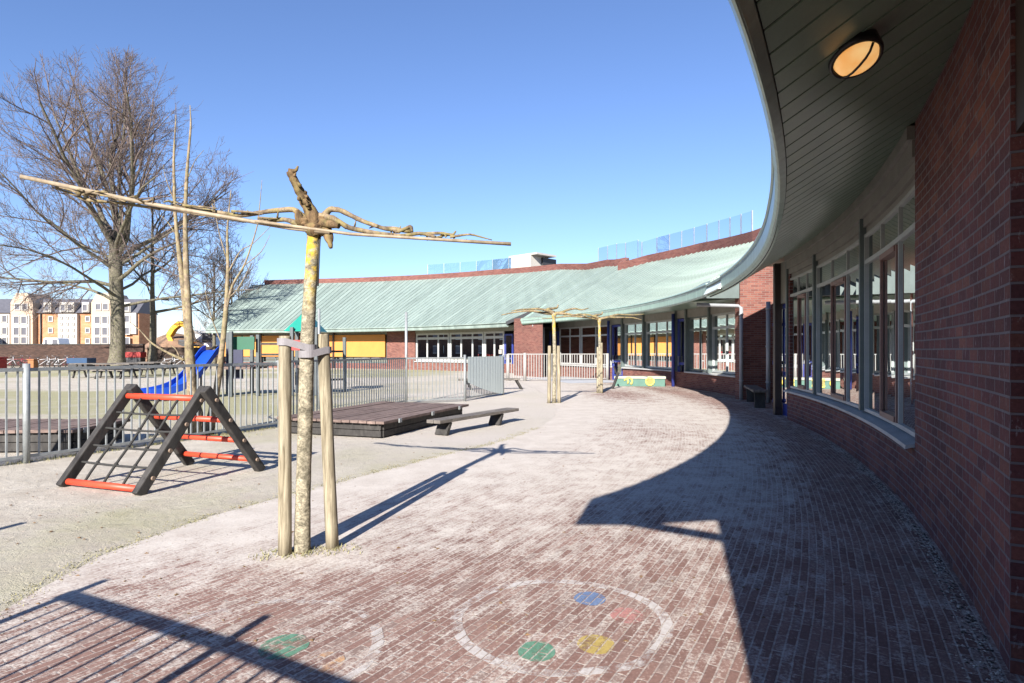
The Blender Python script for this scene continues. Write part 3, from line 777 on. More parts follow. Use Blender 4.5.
for a, b, n_, mt in ((TB[0], TB[1], 2, 'frame_grey'), (TB[1], TB[2], 2, 'frame_dark'), (TB[3], TB[4], 3, 'frame_grey'), (TB[4], TB[5]-.002, 2, 'frame_grey'), (TB[6]+.003, TB[7], 2, 'frame_white'), (TB[7], TB[8], 2, 'frame_white')):
    window(a+.0012, b-.0012, RB+.12, .70, 2.78, n_, M[mt], transom=2.28, fw=.07)
for t in (TB[1], TB[2], TB[3], TB[4], TB[5]):
    mb = MB(); mb.box(polar(RB+.03, t, (.66+3.1)/2), (.16, .12, 2.44), t); mb.build('mullion_post', M['frame_dark'], school)
door(TB[2]+.002, TB[3]-.002, RB+.1, 2.75); door(TB[5]+.002, TB[6]-.002, RB+.1, 2.75)
for t in (TB[3]-.001, TB[6]):
    mb = MB(); mb.tube([polar(RB-.12, t, .01), polar(RB-.12, t, 2.98)], .07, 10); mb.build('blue_post', M['blue'], school)
# recess door and the brick block that closes the middle wing
TW = th_px(543, 33.7)
a_ = polar(33.6, TW); 
mb = MB(); P1 = (1.68, 34.2); P2 = (.12, 37.0); P3 = (.5, 39.4); P4 = (1.86, 37.7)
mb.prism([P1, P2, P3, P4][::-1], 0, 3.35); mb.build('wall', M['brick_far'], school)
door(TB[8]+.001, TB[8]+.027, RB+.1, 2.6)
downpipe(543.5, 33.5, 2.75, .06, hook=.5)
# -- far wing
PC = [503.5, 483, 448.6, 415, 387, 335, 300, 262, 224]
TCc = [th_px(p, RB) for p in PC]
wall(TCc[0]-.03, TCc[3], RB, RB+.3, 0, .60, M['brick_far'])
door(TCc[0]-.027, TCc[0]-.002, RB+.05, 2.55)
wall(TCc[3], TCc[4], RB-.02, RB+.3, 0, 3.1, M['brick_far'])
wall(TCc[4], TCE-.02, RB, RB+.3, 0, .45, M['brick_far'])
wall(TCc[0]-.03, TCc[3], RB+.02, RB+.3, 2.75, 3.1, M['head'], 'window_head')
wall(TCc[4], TCE-.02, RB+.02, RB+.3, 2.75, 3.1, M['head'], 'window_head')
mb = MB(); mb.sweep(ths_(TCc[0]-.002, TCc[3]), [(RB-.1, .60), (RB-.1, .65), (RB+.3, .68), (RB+.3, .602)]); mb.build('window_sill', M['frame_white'], school)
for i, n_ in ((0, 2), (1, 3), (2, 3)): window(TCc[i]+.001, TCc[i+1]-.001, RB+.1, .68, 2.75, n_, M['frame_white'], transom=2.36, fw=.13)
for i in range(4, 8): window(TCc[i]+.001, TCc[i+1]-.001, RB+.1, .45, 2.75, 3, M['frame_dark'], fw=.08)
for i in range(4, 8):
    a, b = TCc[i]+.002, TCc[i+1]-.002; m_ = (a+b)/2
    for (t0, t1) in (((a, b),) if i == 4 else ((a, m_-.002), (m_+.002, b))):
        mb = MB(); mb.sweep(ths_(t0, t1), [(RB-.16, .95), (RB-.16, 2.72), (RB-.13, 2.72), (RB-.13, .95)]); mb.build('sun_screen', M['yellow'], school)
for i in range(5, 9):
    mb = MB(); mb.box(polar(RB-.2, TCc[i], 1.5), (.12, .14, 2.99), TCc[i]); mb.build('mullion_post', M['column'], school)
mb = MB(); mb.sweep([TCE-.022, TCE-.012], [(RB, 0), (RB, 3.1), (41, 6.6), (50, 6.6), (50, 0)]); mb.build('wall', M['brick_far'], school)
# rooms behind the glass
for a, b, r_, nm in ((TP1+.001, TA_[3]-.005, RW, 0), (TR+.014, TB[8], RB, 1), (TCc[0]-.03, TCE-.03, RB, 2)):
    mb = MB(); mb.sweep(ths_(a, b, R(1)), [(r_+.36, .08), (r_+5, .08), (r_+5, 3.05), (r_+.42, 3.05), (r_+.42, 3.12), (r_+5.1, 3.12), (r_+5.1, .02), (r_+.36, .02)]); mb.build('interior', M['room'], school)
rc = random.Random(5)
for t0, t1, m_ in ((TA_[0]+.004, TA_[0]+.012, 'curtain'), (TA_[1]+.006, TA_[1]+.02, 'curtain'), (TA_[2]+.03, TA_[2]+.05, 'curtain'), (TB[0]+.03, TB[0]+.042, 'curtain'), (TB[6]+.006, TB[6]+.02, 'curtain_red'), (TB[7]+.03, TB[7]+.045, 'curtain_red'),
                   (TCc[1]+.02, TCc[1]+.032, 'curtain_red'), (TCc[2]+.02, TCc[2]+.032, 'curtain_red')):
    mb = MB(); n_ = 30; rr_ = (RW if t0 < TD else RB)+.5
    vs = []; 
    for k in range(n_+1):
        t = lerp(t0, t1, k/n_)
        for z in (.9, 2.7): vs.append(polar(rr_+.04*sin(k*1.5), t, z))
    mb.add(vs, [(2*k, 2*k+2, 2*k+3, 2*k+1) for k in range(n_)], smooth=True); mb.build('curtain', M[m_], school)
for a, b in ((TB[7]-.02, TB[7]-.003), (TB[4]+.004, TB[5]-.006)):  # second strip is a painted reflection of the far yellow sun screens
    mb = MB(); mb.sweep(ths_(a, b), [(RB+.35, 1.3), (RB+.35, 2.1), (RB+.37, 2.1), (RB+.37, 1.3)]); mb.build('blind', M['orange_blind'], school)

# rooftop railings and plant
def roof_rail(px0, px1, off, h, gm, name, label, n):
    t0 = th_px(px0, 40.5); t1 = th_px(px1, 40.5)
    z_ = lambda t: zroof(RR(t), t)+.10; rr = lambda t: RR(t)+off
    root = empty(name, polar(rr((t0+t1)/2), (t0+t1)/2, z_((t0+t1)/2))); tag(root, label, 'railing')
    for i in range(n+1):
        t = lerp(t0, t1, i/n); mb = MB(); mb.beam(polar(rr(t), t, z_(t)-.1), polar(rr(t), t, z_(t)+h+.02), .05, .05); mb.build('post', M['galv'], root)
        if i < n:
            u = lerp(t0, t1, (i+1)/n); mb = MB()
            mb.sweep([t+.001, u-.001], lambda q: [(rr(q)-.02, z_(q)+.2), (rr(q)-.02, z_(q)+h)], closed=False); mb.build('glass_panel', gm, root)
roof_rail(598, 800, .8, 1.38, M['glass_rail'], 'roof_railing', 'blue tinted glass railing along the parapet at the right part of the roof', 14)
roof_rail(411, 507, 1.6, 1.42, M['glass_rail_green'], 'roof_railing', 'pale green glass railing on the roof left of the rooftop plant housing', 6)
t = th_px(530, 42); hp = polar(RR(t)+1.5, t, zroof(RR(t), t)+.1)
rh = empty('rooftop_housing', hp); tag(rh, 'low beige plant housing with an overhanging flat lid on the roof', 'roof unit')
mb = MB(); mb.box(hp+Vector((-.35, 0, .62)), (2.1, 2, 1.24), t-pi/2); mb.build('body', M['grey_wall'], rh)
mb = MB(); mb.box(hp+Vector((-.1, 0, 1.32)), (3.0, 2.3, .14), t-pi/2); mb.build('lid', M['white'], rh)
mb = MB(); mb.box(hp+Vector((1.05, .1, .6)), (.6, 1.6, 1.1), t-pi/2); mb.build('louvre_box', M['steel_dark'], rh)

# bulkhead lamp under the eaves
Y = 3.72; lx = (858-512)/F*Y; rl = sqrt((lx-CX)**2+(Y-CY)**2); tl = atan2(Y-CY, lx-CX); zl = SF(rl)-.002
lamp = empty('bulkhead_lamp', polar(rl, tl, zl)); tag(lamp, 'round black rimmed lamp glowing amber under the green soffit', 'lamp')
nrm = Vector((.06, -.45, -1)).normalized(); ax1 = Vector((-sin(tl), cos(tl), 0)); ax1 = (ax1-nrm*ax1.dot(nrm)).normalized(); ax2 = nrm.cross(ax1)
LC = Vector((1.907, 3.45, 3.085))-nrm*.09
def lathe(prof, c, n, a, b, seg=32, smooth=True):
    mb = MB(); vs = []
    for (rr, h) in prof:
        for k in range(seg):
            w_ = 2*pi*k/seg; vs.append(c+n*h+(a*cos(w_)+b*sin(w_))*rr)
    L = len(prof); mb.add(vs, [(i*seg+k, i*seg+(k+1) % seg, (i+1)*seg+(k+1) % seg, (i+1)*seg+k) for i in range(L-1) for k in range(seg)], smooth=smooth)
    return mb
lathe([(.001, -.06), (.132, -.06), (.140, .05), (.134, .068), (.119, .070), (.117, .05), (.001, .05)], LC, nrm, ax1, ax2).build('rim', M['black'], lamp)
lathe([(.116, .052), (.108, .078), (.085, .098), (.05, .108), (.001, .111)], LC, nrm, ax1, ax2).build('lamp_glass', M['lamp'], lamp)
mb = MB(); d1 = (ax2 if abs(ax2.y) > abs(ax1.y) else ax1).copy(); d1 = (Vector((.25,-1,0))-nrm*Vector((.25,-1,0)).dot(nrm)).normalized()
mb.tube([LC+nrm*.074+d1*.12, LC+nrm*.102+d1*.085, LC+nrm*.113+d1*.05, LC+nrm*.116, LC+nrm*.113-d1*.05, LC+nrm*.102-d1*.085, LC+nrm*.074-d1*.12], .007, 6); mb.build('guard_bar', M['black'], lamp)

# ------------------------------------------------------------------ benches and decks
def frame_at(p, q):
    """matrix with x along p->q (xy), origin p"""
    d = Vector((q[0]-p[0], q[1]-p[1], 0)); a = atan2(d.y, d.x)
    return a, d.length
def bench(name, p, q, h, wd, label, inset=(.35, .6), splay=.12, legw=.26, mat=None, lm=None):
    a, L = frame_at(p, q); c = Vector((p[0], p[1], 0)); dx = Vector((cos(a), sin(a), 0)); dy = Vector((-sin(a), cos(a), 0))
    root = empty(name, c+dx*L/2); tag(root, label, 'bench')
    mb = MB(); 
    for s in (-1, 1):
        mb.beam(c+dy*s*wd*.255+Vector((0,0,h-.03)), c+dx*L+dy*s*wd*.255+Vector((0,0,h-.03)), wd*.47, .06)
    mb.build('seat', mat or M['bench_wood'], root, bevel=.006)
    for u, sg in ((inset[0], -1), (L-inset[1], 1)):
        mb = MB(); mb.beam(c+dx*(u-.0)+Vector((0,0,h-.06)), c+dx*(u-splay)+Vector((0,0,.0)), legw, .07, up=dx); mb.build('leg', lm or M['timber'], root, bevel=.004)
    return root
bench('bench', (-1.36, 10.8), (.02, 13.1), .29, .30, 'low dark plank bench beside the wooden deck, in front of the fence')
bench('bench', (-2.0, 23.3), (.27, 23.9), .42, .40, 'dark plank bench half hidden behind the pale sheet fence panel', inset=(.3, .12), splay=-.22)
bench('bench', (6.36, 16.0), (7.0, 18.4), .47, .36, 'dark bench against the shaded brick return next to the blue door', inset=(.25, .3), splay=.1)

def deck(name, o, u, v, lu, lv, h, label, lip=.12):
    o = Vector((*o, 0)); u = Vector((*u, 0)).normalized(); v = Vector((-u.y, u.x, 0))
    if v.y < 0: v = -v
    root = empty(name, o+u*lu/2+v*lv/2); tag(root, label, 'deck')
    mb = MB(); up = Vector((0,0,1))
    for k in range(2):
        z = .02+(h-.07)/2*(k+.5); hh = (h-.07)/2-.012
        mb.beam(o+up*z, o+u*lu+up*z, .06, hh); mb.beam(o+v*lv+up*z, o+v*lv+u*lu+up*z, .06, hh)
        mb.beam(o+v*.03+up*z, o+v*(lv-.03)+up*z, .05, hh); mb.beam(o+u*lu+v*.03+up*z, o+u*lu+v*(lv-.03)+up*z, .05, hh)
    mb.build('side_boards', M['timber'], root)
    mb = MB(); n = max(3, int((lu+2*lip)/.16)); rr = random.Random(2)
    for k in range(n):
        a = -lip+(lu+2*lip)*(k+.5)/n; dz = rr.uniform(-.006, .006)
        mb.beam(o+u*a-v*lip+up*(h-.02+dz), o+u*a+v*(lv+lip)+up*(h-.02+dz), (lu+2*lip)/n-.012, .045)
    mb.build('deck_planks', M['old_timber'], root)
    for s in (.12, .5, .88):
        mb = MB(); mb.box(o+u*(lu+lip+.012)+v*(lv*s)+up*(h-.03), (.02, .09, .07), atan2(u.y, u.x)); mb.build('bracket', M['galv'], root)
    return root
deck('wooden_deck', (-4.05, 11.25), (.944, -.33), None, 1.95, 3.35, .30, 'low dark wooden deck with weathered brown planks in front of the fence')
deck('wooden_deck', (-9.2, 9.05), (1, .04), None, 2.75, 1.3, .34, 'low dark wooden deck behind the fence at the left edge', .1)

# ------------------------------------------------------------------ fences
def fence(name, pts, h, label, mat, posts, step=.125, bar=.02, rail=.045, cat='fence', tall=None, ppost=None, bot=.09, postw=.07):
    root = empty(name, Vector((*pts[0], 0))); tag(root, label, cat)
    P = [Vector((*p, 0)) for p in pts]; up = Vector((0,0,1))
    mb = MB(); rl = MB(); carry = step*.5
    for a, b in zip(P, P[1:]):
        rl.beam(a+up*h, b+up*h, rail, rail); rl.beam(a+up*bot, b+up*bot, rail*.8, rail*.8)
        L = (b-a).length; s = carry
        while s < L:
            q = a.lerp(b, s/L); mb.beam(q+up*(bot+.01), q+up*(h-.01), bar, bar, up=(b-a)); s += step
        carry = s-L
    mb.build('bars', mat, root); rl.build('rail', mat, root)
    for q, hh in posts:
        m2 = MB(); m2.tube([(q[0], q[1], 0), (q[0], q[1], hh)], postw/2, 12); m2.build('post', ppost or mat, root)
    return root
fence('metal_fence', [(-8.6, 4.6), (-6.5, 8.2), (-5.55, 10.05), (-4.55, 12.1)], 1.24, 'galvanised bar fence at the left behind the climbing frame', M['galv'], [((-8.6, 4.6), 1.3), ((-6.44, 8.3), 1.32)], postw=.085)
fence('metal_fence', [(-4.55, 12.1), (-3.85, 14.4), (-2.95, 17.3), (-1.4, 18.3), (-.30, 20.9)], 1.27, 'grey bar fence curving behind the wooden deck to the pale panel', M['galv'],
      [((-4.5, 12.1), 1.3), ((-5.0, 16.3), .01), ((-2.93, 17.33), 2.55), ((-1.38, 18.3), 1.36), ((-.3, 20.9), 1.34)], step=.115, postw=.075)
for o in list(COL.objects):
    if o.name.startswith('post') and o.type == 'MESH' and max(v.co.z for v in o.data.vertices) < .05: bpy.data.objects.remove(o)
# pale sheet panel on the curving fence
pa = Vector((-1.33, 18.36, 0)); pb = Vector((-.33, 20.83, 0)); mb = MB(); d = (pb-pa).normalized(); nn = Vector((d.y, -d.x, 0)); n_ = 26; vs = []
for off in (0, .012):
    for k in range(n_+1):
        u = k/n_; q = pa.lerp(pb, u)+nn*(.035+off+(.004 if k % 2 else 0)); zb = .50*(1-u)**1.4+.05
        vs += [q+Vector((0,0,zb)), q+Vector((0,0,1.30))]
w_ = 2*(n_+1)
fs = [(2*k, 2*k+2, 2*k+3, 2*k+1) for k in range(n_)]+[(w_+2*k, w_+2*k+1, w_+2*k+3, w_+2*k+2) for k in range(n_)]+[(2*k+1, 2*k+3, w_+2*k+3, w_+2*k+1) for k in range(n_)]+[(2*k, w_+2*k, w_+2*k+2, 2*k+2) for k in range(n_)]
mb.add(vs, fs); sp = mb.build('sheet_panel', M['panel']); tag(sp, 'pale grey green sheet panel fixed on the curved bar fence', 'panel')
fence('metal_fence', [(-.2, 30.6), (.62, 30.2), (4.75, 31.2)], 1.3, 'pale cream bar fence in front of the brick wing wall', M['pale_fence'], [((-.2, 30.6), 1.3), ((.62, 30.2), 1.36), ((4.75, 31.2), 1.33)], step=.13, bar=.03, postw=.16)
# tall mast beside the tree stakes
p = gpt(319, 409); mb = MB(); mb.tube([(p.x, p.y, 0), (p.x, p.y, 2.55)], .035, 10); tag(mb.build('net_post', M['galv']), 'tall slim steel pole rising behind the right stake of the front tree', 'pole')
# the fence that stands behind the camera and throws its shadow into the picture
fence('metal_fence', [(-3.40, 1.45), (-2.12, .80), (-.95, .12)], 1.25, 'dark bar fence just outside the lower left corner, seen by its shadow', M['galv_dark'], [((-3.36, 1.42), 1.38), ((-2.12, .80), 1.42)], step=.125, bar=.017, rail=.05, postw=.06)
mb = MB(); mb.tube([(-4.9, 3.02, 0), (-4.9, 3.02, 1.25)], .04, 10); tag(mb.build('steel_post', M['galv_dark']), 'short dark steel post just outside the left edge of the view', 'post')

# ------------------------------------------------------------------ climbing frame
A = Vector((-4.93, 6.85, 0)); B = Vector((-3.86, 6.45, 0)); D = Vector((-3.22, 7.82, 0)); E = Vector((-4.32, 8.25, 0))
up = Vector((0,0,1)); H = 1.0
cf = empty('climbing_frame', (A+B+D+E)/4); tag(cf, 'dark timber A-frame climber with orange rungs and a rope net', 'climbing frame')
apR = (B+D)/2+up*H; apL = (A+E)/2+up*H
def legpost(foot, ap, side):
    mb = MB(); d = (ap-foot).normalized(); mb.beam(foot-d*.0+up*.0+side, ap+d*.08+side, .09, .112, up=Vector((0,0,1)))
    o = mb.build('leg', M['timber'], cf, bevel=.012); return o
sx = (B-A).normalized()
legpost(A, apL, -sx*.0); legpost(E, apL, sx*.105); legpost(B, apR, sx*.0); legpost(D, apR, sx*.105)
def on(a, b, t): return a.lerp(b, t)
for t_ in (.055, .95):   # bars of the net side
    mb = MB(); mb.tube([on(A, apL, t_), on(B, apR, t_)], .036, 12); mb.build('rung', M['red_bar'], cf)
for t_ in (.16, .42, .68):
    mb = MB(); mb.tube([on(E, apL, t_)+sx*.1, on(D, apR, t_)+sx*.1], .034, 12); mb.build('rung', M['red_bar'], cf)
mb = MB()
for u in (.25, .5, .75):
    a = on(A, B, u); b = on(apL, apR, u)
    pts = [a.lerp(b, s) + up*.01*sin(s*9) for s in frange(.06, .95, 10)]; mb.tube(pts, .014, 6)
for s in (.25, .42, .60, .77):
    mb.tube([on(A, apL, s).lerp(on(B, apR, s), u)-up*.012*sin(u*pi) for u in frange(0.02, .98, 8)], .013, 6)
    for u in (.25, .5, .75):
        kn = on(A, apL, s).lerp(on(B, apR, s), u); mb.tube([kn-up*.024, kn, kn+up*.024], [.012, .026, .012], 8)
mb.build('rope_net', M['rope'], cf)
mb = MB()
for leg_f, leg_a, offs in ((D, apR, sx*.16), (B, apR, sx*.055)):
    for s in (.16, .42, .68, .93):
        c = on(leg_f, leg_a, s)+offs; mb = MB(); mb.tube([c, c+sx*.02], .022, 10); mb.build('bolt_cap', M['bolt'], cf)

# ------------------------------------------------------------------ trees
def rough_tube(mb, pts, rad, n=10, sub=4, jig=.12, seed=0):
    """tube with uneven radius, resampled"""
    P = []; Q = []
    for i in range(len(pts)-1):
        for k in range(sub):
            t = k/sub; P.append(Vector(pts[i]).lerp(Vector(pts[i+1]), t)); Q.append(lerp(rad[i], rad[i+1], t))
    P.append(Vector(pts[-1])); Q.append(rad[-1])
    # smooth once
    S = [P[0]]+[(P[i-1]+P[i]*2+P[i+1])/4 for i in range(1, len(P)-1)]+[P[-1]]
    Q = [q*(1+jig*mnoise.noise((i*.7+seed*3.3, seed, 0))) for i, q in enumerate(Q)]
    mb.tube(S, Q, n)

def at_px(px, py, Y): return Vector(((px-512)/F*Y, Y, CAMH+(HOR-py)/F*Y))
# -- front pollarded tree
Yt = 4.65
ft = empty('pollarded_tree', (-1.55, Yt, 0)); tag(ft, 'front pollarded plane tree with yellow lichen and arms tied to canes between two stakes', 'tree', 'pollarded trees with stakes')
mb = MB(); rough_tube(mb, [at_px(302, 556, Yt), at_px(303, 500, Yt), at_px(305, 430, Yt), at_px(307, 350, Yt), at_px(310, 290, Yt), at_px(314, 238, Yt), at_px(314, 226, Yt)],
                      [.062, .054, .053, .052, .047, .050, .058], 16, 6, .07, 1); mb.build('trunk', M['plane_bark'], ft)
mb = MB()
J = at_px(314, 228, Yt)
rough_tube(mb, [at_px(318, 236, Yt-.02), at_px(312, 214, Yt-.02), at_px(301, 194, Yt-.05), at_px(294, 180, Yt-.08), at_px(289, 171, Yt-.1)], [.05, .050, .036, .030, .026], 12, 5, .3, 2)
rough_tube(mb, [at_px(289, 171, Yt-.1), at_px(296, 171, Yt-.1), at_px(298, 166, Yt-.1)], [.02, .014, .007], 8, 3, .2, 3)
rough_tube(mb, [at_px(326, 228, Yt), at_px(329, 238, Yt-.05), at_px(331, 248, Yt-.07)], [.04, .035, .012], 10, 4, .3, 4)
rough_tube(mb, [at_px(304, 226, Yt), at_px(299, 218, Yt-.04), at_px(297, 210, Yt-.05)], [.04, .035, .016], 10, 4, .3, 5)
rough_tube(mb, [at_px(318, 222, Yt), at_px(330, 224, Yt-.06), at_px(339, 226, Yt-.08)], [.04, .03, .02], 10, 4, .3, 6)
for q, s in ((at_px(313, 229, Yt-.03), .06), (at_px(306, 222, Yt-.02), .045), (at_px(322, 220, Yt), .045)):
    rough_tube(mb, [q-up*s, q-up*s*.4, q+up*s*.4, q+up*s], [s*.4, s, s, s*.35], 10, 3, .25, s*99)
for k in range(34):   # warts and pruning scars
    q_ = at_px(314, 226, Yt)+Vector((random.uniform(-.04, .05), random.uniform(-.055, -.01), random.uniform(-.03, .05)))
    if k > 18:
        u_ = random.random(); q_ = at_px(lerp(312, 290, u_), lerp(214, 173, u_), Yt-.08)+Vector((random.uniform(-.03, .04), random.uniform(-.03, .01), random.gauss(0, .012)))
    rough_tube(mb, [q_-up*.014, q_, q_+Vector((random.gauss(0, .012), -.012, random.uniform(.004, .022)))], [.010, random.uniform(.010, .019), .003], 7, 2, .5, k*1.7)
mb.build('knuckle', M['plane_old'], ft)
mb = MB()
for k, (pts, rad) in enumerate((
    ([at_px(306, 220, Yt), at_px(294, 209, Yt), at_px(270, 211, Yt+.02), at_px(240, 216, Yt+.05), at_px(205, 210, Yt+.05), at_px(172, 205, Yt+.08)], [.03, .021, .018, .016, .014, .010]),
    ([at_px(304, 226, Yt), at_px(285, 219, Yt+.05), at_px(255, 222, Yt+.05), at_px(230, 219, Yt+.06)], [.024, .018, .014, .010]),
    ([at_px(322, 218, Yt), at_px(330, 209, Yt), at_px(340, 210, Yt), at_px(362, 221, Yt), at_px(385, 229, Yt), at_px(411, 231, Yt+.02)], [.03, .022, .020, .017, .015, .018]),
    ([at_px(318, 216, Yt), at_px(333, 218, Yt-.03), at_px(349, 228, Yt-.03), at_px(375, 233, Yt-.02), at_px(402, 236, Yt), at_px(420, 233, Yt), at_px(436, 237, Yt)], [.028, .022, .019, .016, .014, .014, .010]),
    ([at_px(398, 232, Yt), at_px(411, 226, Yt), at_px(412, 232, Yt)], [.012, .014, .012]),
    ([at_px(420, 234, Yt+.03), at_px(440, 233, Yt+.03), at_px(453, 235, Yt+.03), at_px(456, 231, Yt+.03)], [.013, .012, .01, .006]),
    ([at_px(450, 237, Yt), at_px(470, 234, Yt+.02), at_px(492, 240, Yt+.03)], [.010, .008, .004]),
    ([at_px(95, 196, Yt+.08), at_px(60, 187, Yt+.1), at_px(44, 181, Yt+.1), at_px(30, 178, Yt+.12)], [.016, .014, .011, .006]),
    ([at_px(160, 209, Yt+.08), at_px(120, 203, Yt+.1), at_px(85, 200, Yt+.1), at_px(70, 193, Yt+.12), at_px(52, 187, Yt+.12)], [.010, .012, .012, .009, .005]))):
    rough_tube(mb, pts, rad, 9, 5, .16, 10+k)
rt = random.Random(4)
for k in range(26):   # side spurs and pruned shoots along the arms
    side = rt.random() < .5; px = rt.uniform(60, 290) if side else rt.uniform(335, 490)
    py = lerp(187, 219, (px-60)/230) if side else lerp(222, 241, (px-335)/155)
    a = at_px(px, py+rt.uniform(-2, 5), Yt+rt.uniform(-.03, .06)); L_ = rt.uniform(6, 34)*(1 if side else .7); dy_ = rt.uniform(-2, 7)*L_/30
    sg = 1 if rt.random() < .5 else -1
    b = at_px(px+sg*L_, py+sg*L_*(.14 if side else .11)+dy_, Yt+rt.uniform(-.05, .08))
    rough_tube(mb, [a, a.lerp(b, .5)+Vector((0, 0, rt.uniform(-.012, .012))), b], [rt.uniform(.008, .013), .008, .004], 7, 4, .3, 40+k)
for k in range(14):
    px = rt.uniform(100, 470); py = lerp(197, 240, (px-100)/370); a = at_px(px, py, Yt+.02)
    rough_tube(mb, [a, a+Vector((rt.uniform(-.02, .02), rt.uniform(-.03, .01), rt.choice((-1, 1))*rt.uniform(.015, .05)))], [.009, .004], 6, 3, .3, 70+k)
mb.build('crown', M['plane_branch'], ft)
mb = MB()
mb.tube([at_px(21, 176.5, Yt+.06), at_px(150, 204, Yt+.03), at_px(290, 228, Yt-.06), at_px(330, 233, Yt-.07)], [.016, .016, .015, .014], 8)
mb.tube([at_px(255, 221, Yt-.09), at_px(350, 234, Yt-.07), at_px(430, 239, Yt-.03), at_px(511, 244, Yt+.02)], [.011, .012, .012, .014], 8)
mb.tube([at_px(150, 207, Yt+.09), at_px(305, 230, Yt+.03)], [.009, .010], 8)
mb.build('cane', M['cane'], ft)
mb = MB(); mb.tube([at_px(320, 236, Yt-.02), at_px(319, 260, Yt-.02), at_px(318, 286, Yt-.02)], .006, 6); mb.build('tie_wire', M['rubber'], ft)
def stake(b, t, rad, label, group='stakes beside the pollarded trees'):
    mb = MB(); b = Vector(b); t = Vector(t)
    rough_tube(mb, [b, b.lerp(t, .33), b.lerp(t, .66), b.lerp(t, .985), t], [rad*1.03, rad, rad*.98, rad*.95, rad*.86], 16, 3, .05, b.x)
    o = mb.build('tree_stake', M['stake']); tag(o, label, 'stake', group); return o
s1b = Vector((-1.662, 4.58, 0)); s1t = at_px(285, 336, 4.58); s2b = Vector((-1.357, 4.73, 0)); s2t = at_px(323, 334, 4.73)
stake(s1b, s1t, .047, 'round wooden stake on the left of the front pollarded tree'); stake(s2b, s2t, .047, 'leaning round wooden stake on the right of the front pollarded tree')
def strap(pairs, name, label, hgt=.052):
    mb = MB(); n = len(pairs); th = .006
    vs = []
    for (p, nrm_) in pairs:
        for zz in (-hgt/2, hgt/2):
            for o in (0, th): vs.append(Vector(p)+Vector(nrm_)*o+up*zz)
    fs = []
    for i in range(n-1):
        a = i*4; b = a+4
        fs += [(a, b, b+2, a+2), (a+1, a+3, b+3, b+1), (a, a+1, b+1, b), (a+2, b+2, b+3, a+3)]
    fs += [(0, 2, 3, 1), (4*n-4, 4*n-3, 4*n-1, 4*n-2)]
    mb.add(vs, fs); o = mb.build('tree_tie', M['tape']); tag(o, label, 'tree tie', 'grey ties round the front tree')
def wrap(c1, r1, c2, r2, z1, z2, front):
    """flat tie in front of two round posts, wrapping round the outer side of each"""
    out = []; c1 = Vector(c1); c2 = Vector(c2); d = (c2-c1); d.z = 0; d.normalize(); nf = Vector((d.y, -d.x, 0))
    if nf.y > 0: nf = -nf
    for k in range(7):
        a = lerp(pi*.95, pi*.5, k/6) ; v = d*cos(a)+nf*sin(a); out.append((c1+v*(r1+.004)+up*z1, v))
    for k in range(7):
        a = lerp(pi*.5, pi*.05, k/6); v = d*cos(a)+nf*sin(a); out.append((c2+v*(r2+.004)+up*z2, v))
    return out
def atz(b, t, z): return b.lerp(t, z/t.z)
tk = at_px(307.5, 350, Yt); 
c1 = atz(s1b, s1t, 1.55); c1.z = 0; c2 = Vector((tk.x, tk.y, 0)); c3 = atz(s2b, s2t, 1.48); c3.z = 0
strap(wrap(c1, .047, c2, .056, 1.56, 1.515, 1), 'tree_tie', 'grey rubber tie from the left stake round the front tree')
strap(wrap(c2, .064, c3, .047, 1.47, 1.50, 1), 'tree_tie', 'grey rubber tie from the right stake round the front tree')

def small_pollard(base, H_, arms, label, stakes, seed, slabels):
    root = empty('pollarded_tree', base); tag(root, label, 'tree', 'pollarded trees with stakes')
    b = Vector(base); mb = MB(); rough_tube(mb, [b, b+Vector((.02, 0, H_*.5)), b+Vector((-.01, 0, H_*.93)), b+Vector((0, 0, H_))], [.06, .052, .048, .075], 12, 5, .1, seed); mb.build('trunk', M['plane_bark'], root)
    mb = MB(); rr = random.Random(seed)
    for (x1, dz, yy) in arms:
        pts = [b+up*(H_-.02)]; n = 5
        for k in range(1, n+1): pts.append(b+Vector((x1*k/n, yy*k/n, H_+dz*k/n+rr.uniform(-.05, .05)+.06*sin(k/n*pi))))
        rough_tube(mb, pts, [.05, .035, .03, .025, .02, .012], 8, 3, .2, seed+x1)
    rough_tube(mb, [b+up*H_, b+Vector((-.25, -.1, H_+.1)), b+Vector((.1, .1, H_+.14)), b+Vector((.12, .1, H_+.24))], [.05, .04, .03, .02], 8, 3, .2, seed+9)
    mb.build('crown', M['plane_branch'], root)
    for (dx, dy, h_), lb in zip(stakes, slabels): stake(b+Vector((dx, dy, 0)), b+Vector((dx*.9, dy, h_)), .05, lb)
small_pollard((1.19, 17.7, 0), 2.55, [(-1.5, -.02, .3), (-1.2, .05, -.4), (1.0, .12, .2), (.9, -.15, -.3)], 'middle pollarded plane tree standing on the dusty paving with stakes either side', [(-.145, -.03, 1.62), (.14, .03, 1.62)], 21, ['round stake on the left of the middle pollarded tree', 'round stake on the right of the middle pollarded tree'])
small_pollard((3.05, 21.8, 0), 2.6, [(-2.0, .0, .2), (-1.3, .1, -.3), (1.6, .12, .2), (1.4, -.02, -.3)], 'farthest pollarded plane tree near the green planter box', [(.05, -.13, 1.75), (-.04, .13, 1.6)], 33, ['thick stake in front of the farthest pollarded tree', 'stake just behind the farthest pollarded tree'])

